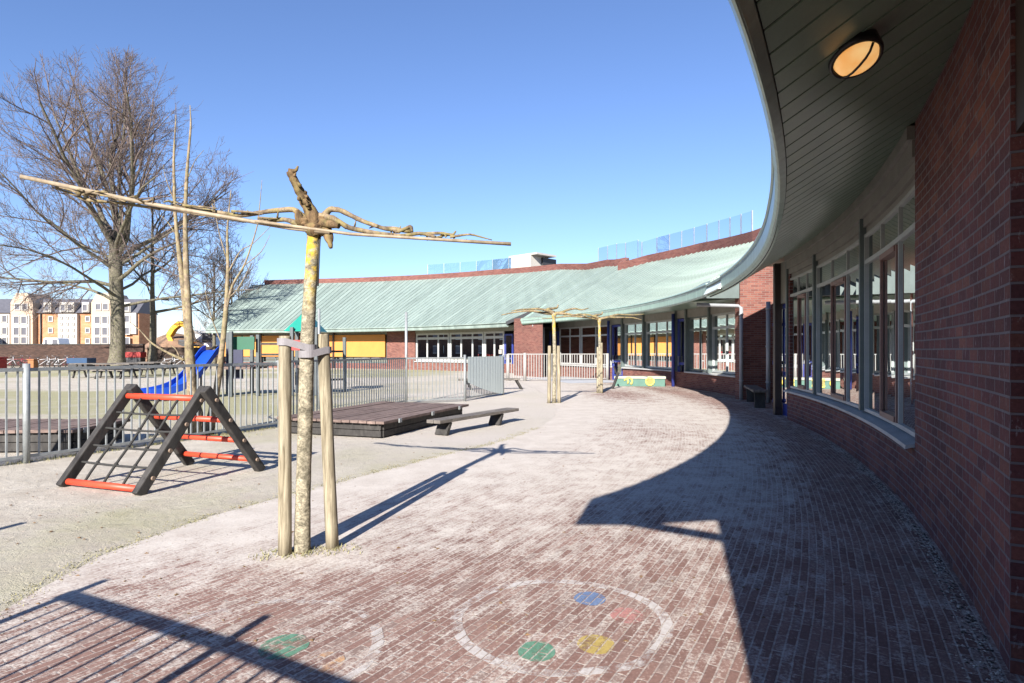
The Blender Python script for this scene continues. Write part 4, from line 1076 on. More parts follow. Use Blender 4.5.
# -- large bare trees
def bare_tree(base, H_, r0, spread, seed, label, cat='tree', fork=.36, levels=5, lean=(0, 0), group=None, bark='tree_bark', twig='twig', minr=.014, nmain=9, dens=1.0, droop=.0, az0=0.0):
    rr = random.Random(seed); root = empty('bare_tree', base); tag(root, label, cat, group)
    b = Vector(base); trunk = MB(); crown = MB()
    tp = [b+Vector((lean[0]*t+.25*mnoise.noise((t*3, seed, 0))*t, .2*mnoise.noise((t*3, seed, 5))*t, H_*.92*t)) for t in frange(0, 1, 10)]
    tr = [r0*(1.25 if i == 0 else 1)*max(.10, (1-.86*(i/10)**.8)) for i in range(11)]
    rough_tube(trunk, tp, tr, 12, 3, .08, seed)
    def grow(p, d, L, r, lev):
        n = 4 if lev < 3 else 3; pts = [p]; q = p.copy(); dd = d.copy()
        for k in range(n):
            dd = (dd+Vector((rr.gauss(0, .13), rr.gauss(0, .13), rr.gauss(0, .10)+(.07 if lev > 1 else .05)-droop))).normalized()
            q = q+dd*(L/n); pts.append(q.copy())
        e = max(minr*.6, r*(.28 if lev == 1 else .4)); rad = [max(minr*.7, lerp(r, e, k/n)) for k in range(n+1)]
        (trunk if lev == 1 else crown).tube(pts, rad, 7 if lev == 1 else (5 if lev == 2 else 3), cap=False)
        if lev >= levels: return
        nc = {1: 7, 2: 6, 3: 5, 4: 4}.get(lev, 3); nc = max(2, int(nc*dens+rr.random()))
        for c in range(nc):
            t = lerp(.22, 1.0, (c+rr.random()*.8)/nc); t = 1.0 if c == nc-1 else min(t, 1); i = min(n-1, int(t*n)); pp = pts[i].lerp(pts[i+1], t*n-i)
            ax = (pts[i+1]-pts[i]).normalized(); s = ax.cross(Vector((rr.gauss(0,1), rr.gauss(0,1), rr.gauss(0,1))))
            if s.length < 1e-3: continue
            s.normalize(); an = rr.uniform(.45, .95) if c < nc-1 else .2
            nd = (ax*cos(an)+s*sin(an)); nd.z += .12; nd.normalize()
            grow(pp, nd, L*rr.uniform(.42, .66)*(1.15-.35*t), max(minr, r*(1-.5*t)*.55), lev+1)
    for m in range(nmain):
        t = fork+(.97-fork)*((m+.5)/nmain)**1.1; i = min(9, int(t*10)); p = tp[i].lerp(tp[i+1], t*10-i)
        az = m*2.399+az0+rr.uniform(-.4, .4); el = lerp(.12, 1.2, ((t-fork)/(1-fork))**.8)+rr.uniform(-.12, .12)
        d = Vector((cos(az)*cos(el), sin(az)*cos(el), sin(el)))
        L = spread*lerp(1.08, .62, (t-fork)/(1-fork))*rr.uniform(.9, 1.1)
        grow(p, d, L, r0*lerp(.42, .2, (t-fork)/(1-fork)), 1)
    trunk.build('trunk', M[bark], root, fix=False); crown.build('crown', M[twig], root, fix=False)
    return root
def broad_tree(base, label, seed):
    """wide old tree: the trunk divides low into many rising limbs, the lower ones arch out and droop; twigs fill a rounded crown"""
    rr = random.Random(seed); root = empty('bare_tree', base); tag(root, label, 'tree')
    b = Vector(base); trunk = MB(); crown = MB(); cc = b+Vector((-.3, 0, 13.6)); ex, ez = 9.6, 11.3
    def env(p): return ((p.x-cc.x)/ex)**2+((p.y-cc.y)/ex)**2+((p.z-cc.z)/ez)**2
    tp = [b+Vector((.12*sin(z*.5), 0, z)) for z in (0, .5, 1.5, 3, 5, 7, 9, 10.2)]
    rough_tube(trunk, tp, [.80, .62, .54, .50, .48, .50, .47, .36], 14, 3, .12, seed)
    def grow(p, d, L, r, lev, pull):
        n = 6 if lev == 1 else (4 if lev < 4 else 3); pts = [p]; q = p.copy(); dd = d.copy()
        for k in range(n):
            dd = (dd+Vector((rr.gauss(0, .13), rr.gauss(0, .13), rr.gauss(0, .09)+pull))).normalized()
            q = q+dd*(L/n); pts.append(q.copy())
            if lev > 1 and env(q) > 1.0+rr.uniform(-.08, .12): break
        n = len(pts)-1; e = max(.008, r*.30); rad = [max(.009, lerp(r, e, k/n)) for k in range(n+1)]
        (trunk if lev == 1 else crown).tube(pts, rad, {1: 8, 2: 5}.get(lev, 3), cap=False)
        if lev >= 5: return
        nc = {1: 8, 2: 6, 3: 5, 4: 4}[lev]
        for c in range(nc):
            t = lerp(.25 if lev == 1 else .15, 1.0, (c+rr.random()*.8)/nc); t = 1.0 if c == nc-1 else min(t, 1)
            i = min(n-1, int(t*n)); pp = pts[i].lerp(pts[i+1], t*n-i); ax = (pts[i+1]-pts[i]).normalized()
            sv = ax.cross(Vector((rr.gauss(0, 1), rr.gauss(0, 1), rr.gauss(0, 1))))
            if sv.length < 1e-3 or (lev > 1 and env(pp) > 1.02): continue
            sv.normalize(); an = rr.uniform(.4, .95) if c < nc-1 else .18
            nd = ax*cos(an)+sv*sin(an); nd.z += .10 if pull > -.03 else -.02; nd.normalize()
            grow(pp, nd, L*rr.uniform(.40, .62)*(1.1-.3*t), max(.012, r*(1-.55*t)*.55), lev+1, pull*.6+.01)
    for m in range(9):      # rising limbs
        az = m*2.399+.7; el = (1.42, 1.2, 1.05, 1.25, .95, 1.12, .85, 1.3, 1.0)[m]
        grow(b+Vector((0, 0, rr.uniform(8.2, 10.1))), Vector((cos(az)*cos(el), sin(az)*cos(el), sin(el))), rr.uniform(11.0, 13.0), rr.uniform(.17, .26), 1, .012)
    for m in range(11):     # spreading and drooping limbs
        az = m*2.399+.2; el = rr.uniform(.22, .6); z = lerp(4.9, 9.0, m/10)
        grow(b+Vector((0, 0, z)), Vector((cos(az)*cos(el), sin(az)*cos(el), sin(el))), rr.uniform(8.5, 10.2), rr.uniform(.11, .18), 1, lerp(-.075, -.02, m/10))
    trunk.build('trunk', M['tree_bark'], root, fix=False); crown.build('crown', M['twig'], root, fix=False)
    return root
broad_tree((-31.6, 50, 0), 'broad old bare tree with the thickest trunk and widest crown, behind the yard', 11)
G = 'thin bare trees behind the yard'
bare_tree((-31.0, 54, 0), 15.5, .33, 4.6, 23, 'slimmer bare tree with one pale trunk just right of the biggest tree', group=G, levels=4, nmain=8, fork=.3, minr=.013, twig='twig_brown', dens=.8)
bare_tree((-27.6, 58, 0), 10.5, .2, 4.2, 29, 'low bushy brown bare tree behind the two pale young stems', group=G, levels=4, nmain=12, fork=.16, minr=.013, twig='twig_brown', dens=.9)
bare_tree((-29.6, 66, 0), 13.0, .2, 3.2, 31, 'bare tree rising directly left of the green roof corner', group=G, levels=4, nmain=10, fork=.2, minr=.013, dens=.75)
bare_tree((-31.5, 72, 0), 11, .2, 5, 37, 'brown bare tree standing beyond the earth mound and digger', group=G, levels=4, nmain=10, fork=.18, minr=.014, twig='twig_brown', dens=.8)

# -- young trees by the fence
def young(base, stems, twigs, label):
    root = empty('young_tree', base); tag(root, label, 'tree', 'young thin trees by the fence')
    mb = MB()
    for k, (pts, rad) in enumerate(stems): rough_tube(mb, pts, rad, 9, 4, .12, k+base[0])
    mb.build('trunk', M['young_bark'], root)
    mb = MB()
    for k, (pts, rad) in enumerate(twigs): rough_tube(mb, pts, rad, 5, 3, .1, k)
    mb.build('crown', M['young_bark'], root); return root
Yy = 10.95; q = lambda x, y, dy=0: at_px(x, y, Yy+dy)
gz = lambda x, dy=0: Vector(((x-512)/F*(Yy+dy), Yy+dy, 0))
young((gz(192).x, Yy, 0),
      [([gz(194), q(193, 400), q(190, 360), q(186, 310), q(181, 270), q(175, 215), q(173.5, 160), q(176, 115)], [.10, .085, .08, .055, .042, .03, .022, .007]),
       ([q(190, 355), q(188, 310), q(186, 265), q(185, 215), q(187, 170), q(191, 125), q(190, 105)], [.07, .06, .05, .035, .026, .016, .005]),
       ([gz(202), q(201, 425), q(198, 405)], [.09, .08, .05])],
      [([q(184, 360), q(170, 354), q(152, 344), q(140, 330), q(130, 322)], [.03, .024, .018, .01, .006]), ([q(180, 358), q(176, 349), q(170, 345)], [.016, .01, .006]), ([q(174, 200), q(166, 180), q(163, 165)], [.010, .007, .004]), ([q(187, 180), q(195, 160), q(204, 150)], [.010, .007, .004]),
       ([q(176, 235), q(168, 222), q(160, 215)], [.01, .008, .004])], 'young bare tree with two tall straight stems behind the climbing frame')
young((gz(209).x, Yy, 0),
      [([gz(209), q(211, 418), q(216, 395), q(222, 350), q(226, 310), q(228, 270), q(227, 230), q(231, 190)], [.085, .075, .062, .048, .04, .03, .018, .006]),
       ([q(225, 315), q(232, 285), q(245, 265), q(258, 225), q(262, 180)], [.026, .022, .016, .010, .004])],
      [([q(227, 275), q(240, 250), q(252, 245), q(272, 225)], [.014, .011, .008, .004]), ([q(227, 260), q(218, 230), q(214, 200)], [.012, .009, .004]), ([q(222, 345), q(212, 320), q(205, 290)], [.012, .009, .004]),
       ([q(245, 265), q(262, 252), q(270, 235)], [.01, .008, .004]), ([q(226, 300), q(238, 290), q(252, 262)], [.012, .01, .004])], 'young bare tree with one leaning crooked stem behind the climbing frame')
mb = MB()
for i in range(160): tuft(gz(200).x+rg.gauss(0, .35), Yy-.1+rg.gauss(0, .15), 5, .07, .03)
for i in range(350):
    u = rg.random(); tuft(lerp(-6.9, -4.6, u)+rg.gauss(0, .05), lerp(7.5, 12.0, u)+rg.gauss(0, .05)-.05, 4, .05, .04)
tag(mb.build('grass_strip', M['grass'], fix=False), 'thin grass along the foot of the fence and young trees', kind='stuff')

# ------------------------------------------------------------------ play structure behind the fence
Yp = 20.0
pl = empty('play_tower', at_px(285, 396, Yp)*1.0); WLOC[pl.name].z = 0; pl.location.z = 0
tag(pl, 'play tower with dark posts, green side panel and teal pointed roof behind the fence', 'play tower')
def ppost(px, Y, h, w_=.11):
    x = (px-512)/F*Y; mb = MB(); mb.box((x, Y, h/2), (w_, w_, h)); mb.build('post', M['galv_dark'], pl, bevel=.01)
for px, Y, h in ((231, 20.0, 2.1), (258, 20.4, 2.0), (228, 21.3, 2.1), (252, 21.6, 2.0), (292, 20.6, 2.25), (316, 20.6, 2.25), (297, 21.8, 2.25), (319, 21.8, 2.25), (344.5, 22.5, 1.95)): ppost(px, Y, h)
xx = lambda px, Y: (px-512)/F*Y
mb = MB(); mb.box((xx(244, 20.2), 20.2, 1.72), (.68, .05, .42)); mb.build('side_panel', M['green_panel'], pl)
mb = MB(); mb.box((xx(234, 20.6), 20.65, 1.05), (.55, .05, 1.0)); mb.build('side_panel', M['navy'], pl)
mb = MB(); mb.box((xx(296, 20.6), 20.55, 1.66), (.36, .05, .34)); mb.build('side_panel', M['red'], pl)
mb = MB(); mb.box((xx(243, 20.7), 20.8, .92), (1.0, 1.5, .08)); mb.box((xx(305, 21.2), 21.2, .95), (.95, 1.3, .08)); mb.build('platform', M['old_timber'], pl)
mb = MB(); mb.beam((xx(258, 20.6), 20.6, 1.0), (xx(292, 20.8), 20.8, 1.0), .5, .06)
for z in (1.35, 1.7): mb.beam((xx(258, 20.4), 20.4, z), (xx(292, 20.6), 20.6, z), .05, .07)
mb.build('bridge', M['timber'], pl)
mb = MB()
for z in (.45, 1.45): mb.beam((xx(319, 21.8), 21.8, z), (xx(344.5, 22.5), 22.5, z), .05, .07)
mb.build('beam', M['timber'], pl)
mb = MB(); ccx, ccy = xx(306, 21.2), 21.2; w2 = .56
bs = [(ccx-w2, ccy-w2, 2.12), (ccx+w2, ccy-w2, 2.12), (ccx+w2, ccy+w2, 2.12), (ccx-w2, ccy+w2, 2.12)]; tp_ = [(ccx-.1, ccy-.1, 2.72), (ccx+.1, ccy-.1, 2.72), (ccx+.1, ccy+.1, 2.72), (ccx-.1, ccy+.1, 2.72)]
mb.add(bs+tp_, [(0,1,5,4), (1,2,6,5), (2,3,7,6), (3,0,4,7), (4,5,6,7), (3,2,1,0)]); mb.build('roof', M['teal'], pl)
# slide
sd = empty('slide', (xx(180, 19), 19, 0)); tag(sd, 'blue plastic slide coming down from the play tower towards the left', 'slide')
cl = [Vector((xx(212, 20.4), 20.5, 1.50)), Vector((xx(208, 20.2), 20.25, 1.42)), Vector((xx(200, 19.7), 19.75, 1.05)), Vector((xx(189, 19.2), 19.2, .62)), Vector((xx(176, 18.7), 18.75, .36)), Vector((xx(158, 18.3), 18.35, .24)), Vector((xx(140, 18.0), 18.05, .21))]
# resample
C2 = []
for i in range(len(cl)-1):
    for k in range(5): C2.append(cl[i].lerp(cl[i+1], k/5))
C2.append(cl[-1]); C3 = [C2[0]]+[(C2[max(0, i-2)]+C2[i-1]+C2[i]+C2[i+1]+C2[min(len(C2)-1, i+2)])/5 for i in range(1, len(C2)-1)]+[C2[-1]]
bed = MB(); rails = MB()
hd = (C3[-1]-C3[0]); hd.z = 0; hd.normalize(); sdv = Vector((-hd.y, hd.x, 0)); vs = []
for p in C3: vs += [p+sdv*.32, p-sdv*.32, p-sdv*.32-up*.03, p+sdv*.32-up*.03]
n_ = len(C3); bed.add(vs, [(4*i+k, 4*i+4+k, 4*i+4+(k+1) % 4, 4*i+(k+1) % 4) for i in range(n_-1) for k in range(4)]+[(0,1,2,3), (4*n_-1, 4*n_-2, 4*n_-3, 4*n_-4)]); bed.build('chute', M['blue_plastic'], sd)
for s in (-1, 1):
    r2 = MB(); vs = []
    for p in C3: vs += [p+sdv*s*.322-up*.05, p+sdv*s*.36-up*.05, p+sdv*s*.36+up*.16, p+sdv*s*.322+up*.16]
    r2.add(vs, [(4*i+k, 4*i+4+k, 4*i+4+(k+1) % 4, 4*i+(k+1) % 4) for i in range(n_-1) for k in range(4)]+[(0,1,2,3), (4*n_-1, 4*n_-2, 4*n_-3, 4*n_-4)]); r2.build('side_rail', M['blue_plastic'], sd)
mb = MB(); q_ = C3[-4]
for s in (-1, 1): mb.tube([(q_.x+sdv.x*s*.2, q_.y+sdv.y*s*.2, 0), (q_.x+sdv.x*s*.2, q_.y+sdv.y*s*.2, q_.z-.02)], .03)
q_ = C3[12]
for s in (-1, 1): mb.tube([(q_.x+sdv.x*s*.2, q_.y+sdv.y*s*.2, 0), (q_.x+sdv.x*s*.2, q_.y+sdv.y*s*.2, q_.z-.02)], .03)
mb.build('support', M['galv_dark'], sd)

# planter box with yellow rings
pb_ = empty('planter_box', (5.3, 26.0, 0)); tag(pb_, 'low green box with two yellow rings on its front, against the brick wall', 'planter')
a0 = Vector((4.25, 25.85, 0)); a1 = Vector((6.25, 25.55, 0)); dv = (a1-a0).normalized(); nv = Vector((-dv.y, dv.x, 0))
mb = MB(); mb.beam(a0+nv*.22+up*.16, a1+nv*.22+up*.16, .44, .32); mb.build('body', M['planter_green'], pb_, bevel=.01)
mb = MB(); mb.beam(a0-dv*.03+nv*.22+up*.37, a1+dv*.03+nv*.22+up*.37, .52, .10); mb.build('lid', M['lid'], pb_, bevel=.01)
for u, part in ((.27, .62), (.70, 1.0)):
    c = a0.lerp(a1, u)-nv*.025+up*.22; mb = MB(); n_ = 26; vs = []
    pts = [c+(dv*cos(a)+up*sin(a))*.155 for a in frange(pi*.95, pi*.95-2*pi*part, n_)]
    mb.tube(pts, .036, 8); mb.build('ring', M['ring_yellow'], pb_)
    if part < 1: mb = MB(); mb.tube([c+up*.12-dv*.06, c-up*.02, c-up*.10-dv*.03], .03, 8); mb.build('ring', M['ring_yellow'], pb_)
    else: mb = MB(); mb.tube([c+nv*.0, c+nv*.02], .11, 16); mb.build('ring_centre', plain('dull olive disc', (.25,.2,.05), .6), pb_)
p0 = gpt(612.5, 389); mb = MB(); mb.beam(p0+up*.02, p0+Vector((.27, .25, .62)), .10, .05); mb.beam(p0+Vector((.22, .2, .50)), p0+Vector((.10, .3, .86)), .06, .04); tag(mb.build('leaning_plank', M['timber']), 'short dark plank leaning at the left end of the green planter box', 'plank')

# ------------------------------------------------------------------ far yard: tables, bicycles, boxes, wall
def picnic(x, y, rz, label, L=1.9):
    root = empty('picnic_table', (x, y, 0)); tag(root, label, 'table', 'grey picnic tables in the far yard')
    Mx = Matrix.Translation((x, y, 0)) @ Matrix.Rotation(rz, 4, 'Z'); T_ = lambda *p: Mx @ Vector(p)
    def bar(p, q_, w_, h_, mb): mb.beam(T_(*p), T_(*q_), w_, h_)
    mb = MB()
    for k in range(4): bar((-L/2, -.3+.2*k, .76), (L/2, -.3+.2*k, .76), .18, .05, mb)
    mb.build('table_top', M['bench_wood'], root)
    for s in (-1, 1):
        mb = MB(); bar((-L/2, s*.72, .45), (L/2, s*.72, .45), .28, .05, mb); mb.build('seat', M['bench_wood'], root)
    for s in (-1, 1):
        mb = MB(); u = s*L*.34
        bar((u, -.8, .40), (u, .8, .40), .06, .09, mb); bar((u, -.62, 0), (u, -.25, .72), .06, .1, mb); bar((u, .62, 0), (u, .25, .72), .06, .1, mb); mb.build('leg', M['timber'], root)
for px, Y, rz, lb in ((93, 34, .1, 'grey picnic table left of the big tree trunk, nearest to the blue box'), (116, 33, -.08, 'grey picnic table in line with the thickest tree trunk'), (138, 35.5, .12, 'grey picnic table below the red box on the wall'), (158, 38, 0, 'grey picnic table farthest right, left of the blue slide')):
    picnic((px-512)/F*Y, Y, rz, lb, 2.0)
def bicycle(name, paint):
    root = empty(name, (0,0,0)); W = .34
    for x in (-.53, .53):
        mb = MB(); mb.torus((x, 0, W), W, .028, 'Y', 20, 6)
        for k in range(8):
            a = pi*k/8; mb.beam((x-cos(a)*W, 0, W-sin(a)*W), (x+cos(a)*W, 0, W+sin(a)*W), .008, .008, up=(0,1,0))
        mb.build('wheel', M['rubber'], root)
    mb = MB(); r_ = .022
    for a, b in (((-.53,0,W),(-.18,0,.3)), ((-.18,0,.3),(-.28,0,.85)), ((-.53,0,W),(-.25,0,.7)), ((-.18,0,.3),(.36,0,.72)), ((-.26,0,.72),(.36,0,.78)), ((.36,0,.70),(.53,0,W)), ((.34,0,.95),(.37,0,.70))): mb.tube([a, b], r_, 6)
    mb.build('frame', paint, root)
    mb = MB(); mb.tube([(.28,-.28,1.03), (.36,-.15,1.0), (.34,0,.96), (.36,.15,1.0), (.28,.28,1.03)], .016, 6); mb.build('handlebar', M['galv'], root)
    mb = MB(); mb.prism([(-.42,-.08), (-.42,.08), (-.28,.05), (-.15,.02), (-.15,-.02), (-.28,-.05)], .86, .92); mb.build('saddle', M['rubber'], root)
    return root
bA = bicycle('bicycle', M['bike_a']); bB = bicycle('bicycle', M['bike_b'])
bl = ['silver bicycle at the left edge of the row by the dark wall', 'dark maroon bicycle next to the left edge of the row', 'maroon bicycle beside the orange box on its left', 'silver bicycle just right of the orange box', 'pale silver bicycle at the middle of the row by the wall', 'silver bicycle left of the blue box', 'dark red bicycle touching the left end of the blue box', 'silver bicycle right of the slimmer tree trunk', 'silver bicycle nearest to the blue slide by the wall']
for i, (px, Y, rz, k) in enumerate(((8, 50, .3, 0), (17, 51, .5, 1), (25, 50.5, .2, 1), (42, 50, .4, 0), (52, 51, -.2, 0), (62, 50.3, .35, 0), (69, 51.5, .1, 1), (168, 52, .4, 0), (178, 51, .2, 0))):
    src = bA if k == 0 else bB
    o = src if i in (0, 1) else copy_tree(src)
    o.location = ((px-512)/F*Y, Y, 0); o.rotation_euler = (0, 0, rz); tag(o, bl[i], 'bicycle', 'bicycles parked by the boundary wall')
def crate(name, px0, px1, py0, py1, Y, dep, mat, label, cat, lidmat=None, lt=.09):
    x0 = xx(px0, Y); x1 = xx(px1, Y); z0 = max(0, CAMH+(HOR-py1)/F*Y); z1 = CAMH+(HOR-py0)/F*Y
    root = empty(name, ((x0+x1)/2, Y, z0)); tag(root, label, cat)
    mb = MB(); mb.box(((x0+x1)/2, Y, (z0+z1-lt-.01)/2), (x1-x0, dep, z1-z0-lt-.01)); mb.build('body', mat, root, bevel=.03)
    mb = MB(); mb.box(((x0+x1)/2, Y, z1-lt/2), (x1-x0+.1, dep+.1, lt)); mb.build('lid', lidmat or mat, root, bevel=.02)
crate('storage_box', 72, 91, 358, 372, 49, 1.0, M['steel_dark'], 'long dark storage box with a blue lid by the boundary wall', 'box', M['blue_bin'], .42)
crate('storage_box', 30, 36, 359, 371, 48, .5, M['orange'], 'small upright orange box among the parked bicycles', 'box')
crate('storage_box', -4, 3, 357, 370, 48, .8, M['red'], 'red box cut by the left edge of the view', 'box')
crate('storage_box', 127, 143, 352, 369, 56, .8, M['steel_dark'], 'dark box with a deep red top between the two tree trunks', 'box', M['red'], .48)
Yw = 57.5; mb = MB(); bwx0, bwx1 = xx(-60, Yw), xx(143, Yw)
mb.prism([(bwx0, Yw), (bwx1, Yw), (bwx1, Yw+.3), (bwx0, Yw+.3)], 0, 1.98); 
bw_ = empty('boundary_wall', ((bwx0+bwx1)/2, Yw, 0)); tag(bw_, 'long dark brick boundary wall at the back of the yard', 'wall'); mb.build('wall', M['boundary'], bw_)
mb = MB(); mb.prism([(bwx0, Yw-.05), (bwx1+.02, Yw-.05), (bwx1+.02, Yw+.35), (bwx0, Yw+.35)], 1.98, 2.06); mb.build('coping', M['timber'], bw_)
# fence right of the wall: dark hoarding
mb = MB(); hx1 = xx(222, Yw); mb.prism([(bwx1+.1, Yw+.5), (hx1, Yw+.5), (hx1, Yw+.6), (bwx1+.1, Yw+.6)], 0, 1.75)
tag(mb.build('timber_hoarding', wood_mat('dark hoarding boards', (.03,.02,.015), (.06,.04,.03), 20)), 'dark brown board fence between the wall and the school roof corner', 'fence')
# earth mound
mb = MB(); n1, n2 = 36, 14; vs = []
for i in range(n1+1):
    for j in range(n2+1):
        u = i/n1; v = j/n2; x = lerp(xx(128, 66), xx(225, 66), u); y = lerp(61, 72, v)
        vs.append((x, y, max(-.02, 3.1*sin(pi*u)**.7*sin(pi*v)**.8*(1+.35*mnoise.noise((x*.35, y*.35, 0))))-.02))
mb.add(vs, [(i*(n2+1)+j, (i+1)*(n2+1)+j, (i+1)*(n2+1)+j+1, i*(n2+1)+j+1) for i in range(n1) for j in range(n2)], smooth=True)
tag(mb.build('earth_mound', plain('bare earth', (.22,.135,.085), .95, .3, 1)), kind='structure')
# digger: curved yellow boom over the wall
Yd = 64; dg = empty('digger', (xx(180, Yd), Yd, 0)); tag(dg, 'yellow digger with its curved boom raised above the boards', 'digger')
bp = [at_px(193, 343, Yd), at_px(190, 331, Yd), at_px(186, 325, Yd), at_px(181, 323, Yd), at_px(174.5, 328, Yd), at_px(170, 335, Yd)]
mb = MB()
for a, b in zip(bp, bp[1:]): mb.beam(a, b+(b-a)*.06, .5, .75, up=(0,1,0))
mb.build('boom', M['digger'], dg, bevel=.05)
mb = MB(); mb.beam(at_px(169, 335, Yd-.05), at_px(172.5, 342, Yd-.05), .42, .5, up=(0,1,0)); mb.build('arm', M['digger'], dg, bevel=.04)
mb = MB(); mb.box((xx(190, Yd), Yd+.6, 1.35), (2.4, 2.2, 1.0)); mb.build('body', M['digger'], dg, bevel=.08)
mb = MB(); mb.box((xx(190, Yd)-.4, Yd+.1, 2.1), (1.2, 1.1, .9)); mb.build('cab', M['steel_dark'], dg, bevel=.08)
for s in (-1, 1):
    mb = MB(); mb.box((xx(190, Yd), Yd+.6+s*1.0, .42), (3.0, .5, .82)); mb.build('track', M['rubber'], dg, bevel=.3)
# site vehicle
def van(px0, px1, ytop, Y, label, L2=2.0):
    x0 = xx(px0, Y); x1 = xx(px1, Y); z1 = CAMH+(HOR-ytop)/F*Y; ln = x1-x0
    root = empty('white_van', ((x0+x1)/2, Y, 0)); tag(root, label, 'van', 'white vans beyond the boundary wall')
    pr = [(0, .45), (0, z1*.72), (ln*.08, z1*.97), (ln*.14, z1), (ln*.80, z1), (ln*.86, z1*.96), (ln*.97, z1*.60), (ln, z1*.52), (ln, .45)]
    mb = MB(); n = len(pr); vs = [(x0+a, Y-1, b) for a, b in pr]+[(x0+a, Y+1, b) for a, b in pr]
    mb.add(vs, [tuple(range(n)), tuple(range(2*n-1, n-1, -1))]+[(k, (k+1) % n, n+(k+1) % n, n+k) for k in range(n)]); mb.build('body', M['white_paint'], root, bevel=.06)
    for a, b in ((.55, .88), (.12, .32)):
        mb = MB(); zt = z1*.93; zb = z1*.64
        mb.add([(x0+ln*a, Y-1.012, zb), (x0+ln*b, Y-1.012, zb), (x0+ln*(b-.04), Y-1.012, zt), (x0+ln*a, Y-1.012, zt)], [(0,1,2,3)]); mb.build('window', M['slate'], root)
    for a in (.18, .82):
        mb = MB(); mb.tube([(x0+ln*a, Y-1.03, .38), (x0+ln*a, Y-.75, .38)], .38, 16); mb.build('wheel', M['rubber'], root)
van(189, 221, 330.5, 68, 'white van with dark side windows left of the green roof corner'); van(48, 66, 338, 80, 'white van whose roof shows over the dark wall in front of the orange block')

# ------------------------------------------------------------------ apartment block far behind
Yb = 100; s_ = Yb/F
ab = empty('apartment_building', (xx(70, Yb), Yb, 0)); tag(ab, 'orange brick and white apartment block with dark slate roof beyond the wall', 'building')
X = lambda px: (px-512)*s_
Zz = lambda py: CAMH+(HOR-py)*s_
mb = MB(); mb.prism([(X(-70), Yb), (X(139), Yb), (X(139), Yb+5), (X(-70), Yb+5)], 0, Zz(313)); mb.build('wall', M['orange_brick'], ab)
mb = MB(); x0, x1 = X(-70), X(139); ze, zr = Zz(313), Zz(298)
mb.add([(x0, Yb-.4, ze), (x1, Yb-.4, ze), (x1, Yb+2.0, zr), (x0, Yb+2.0, zr), (x0, Yb+5.4, ze), (x1, Yb+5.4, ze), (x1, Yb+3, zr), (x0, Yb+3, zr)], [(0,1,2,3), (3,2,6,7), (7,6,5,4), (0,3,7,4), (1,5,6,2), (0,4,5,1)]); mb.build('roof', M['slate'], ab)
def awin(px0, px1, py0, py1, yy):
    w0, w1, z0, z1 = X(px0), X(px1), Zz(py1), Zz(py0); f = .13
    mb = MB()
    for a, b, c, d in ((w0-f, w1+f, z0-f, z0), (w0-f, w1+f, z1, z1+f), (w0-f, w0, z0, z1), (w1, w1+f, z0, z1)): mb.box(((a+b)/2, yy-.05, (c+d)/2), (b-a, .16, d-c))
    w_ = mb.build('window', M['white'], ab)
    mb = MB(); mb.box(((w0+w1)/2, yy-.02, (z0+z1)/2), (w1-w0, .06, z1-z0)); mb.build('pane', M['slate'], w_)
def gable(pa_, pb2, top, sh):
    """white bay with a pale gabled head"""
    x0, x1 = X(pa_), X(pb2); mb = MB(); zt = Zz(sh); xm = (x0+x1)/2; hw = (x1-x0)/2
    prof = [(x0, 0), (x1, 0), (x1, zt), (xm+hw*.5, Zz(top)), (xm-hw*.5, Zz(top)), (x0, zt)]
    n = len(prof); mb.add([(a, Yb-.9, b) for a, b in prof]+[(a, Yb+4, b) for a, b in prof], [tuple(range(n)), tuple(range(2*n-1, n-1, -1))]+[(k, (k+1) % n, n+(k+1) % n, n+k) for k in range(n)])
    return mb
def bay(cx):
    gable(cx-11, cx+11, 293.5, 303).build('gable_bay', plain('cream render', (.38,.29,.21), .75, .08), ab)
    mb = MB(); mb.box((X(cx), Yb-.95, Zz(330)), ((17)*s_, .3, Zz(316)-Zz(344))); mb.build('bay_panel', M['white'], ab)
    for (a, b) in ((-6, -1.3), (1.3, 6)):
        for (t, u) in ((304.5, 310), (317, 323.5), (328, 335), (337.5, 343.5)): awin(cx+a, cx+b, t, u, Yb-(1.1 if t > 310 else .92))
for cx in (-34, 26, 106): bay(cx)
for px_, pw, pt, pbm, dy in ((2, 19, 314, 348, .2), (70, 19, 314, 348, .3), (130, 15, 313, 334, .2)):
    mb = MB(); mb.box((X(px_), Yb-dy, (Zz(pt)+Zz(pbm))/2), (pw*s_, 2*dy, Zz(pt)-Zz(pbm))); mb.build('white_panel', M['white'], ab)
for px, py in [(64+6*i, 318+6*j) for i in range(3) for j in range(4)]: awin(px-.5, px+.5, py-.5, py+.7, Yb-.6)
for cx in (50, 66, 73, 88, 129):
    mb = MB(); mb.box((X(cx), Yb+.6, Zz(307.5)), (7.2*s_, 2.4, 10*s_)); mb.build('dormer', M['white'], ab); awin(cx-2, cx+2, 305, 311, Yb-.62)
for cx in (51, 88): 
    for t in (317, 328.5, 339): awin(cx-1.6, cx+1.6, t, t+4, Yb)
for cx in (1, 7, 129): 
    for t in (316, 328, 338): awin(cx-2, cx+2, t, t+6, Yb-.4)
mb = MB(); mb.tube([(X(41.5), Yb-.2, 0), (X(41.5), Yb-.2, Zz(313))], .1); mb.build('downpipe', M['steel_dark'], ab)

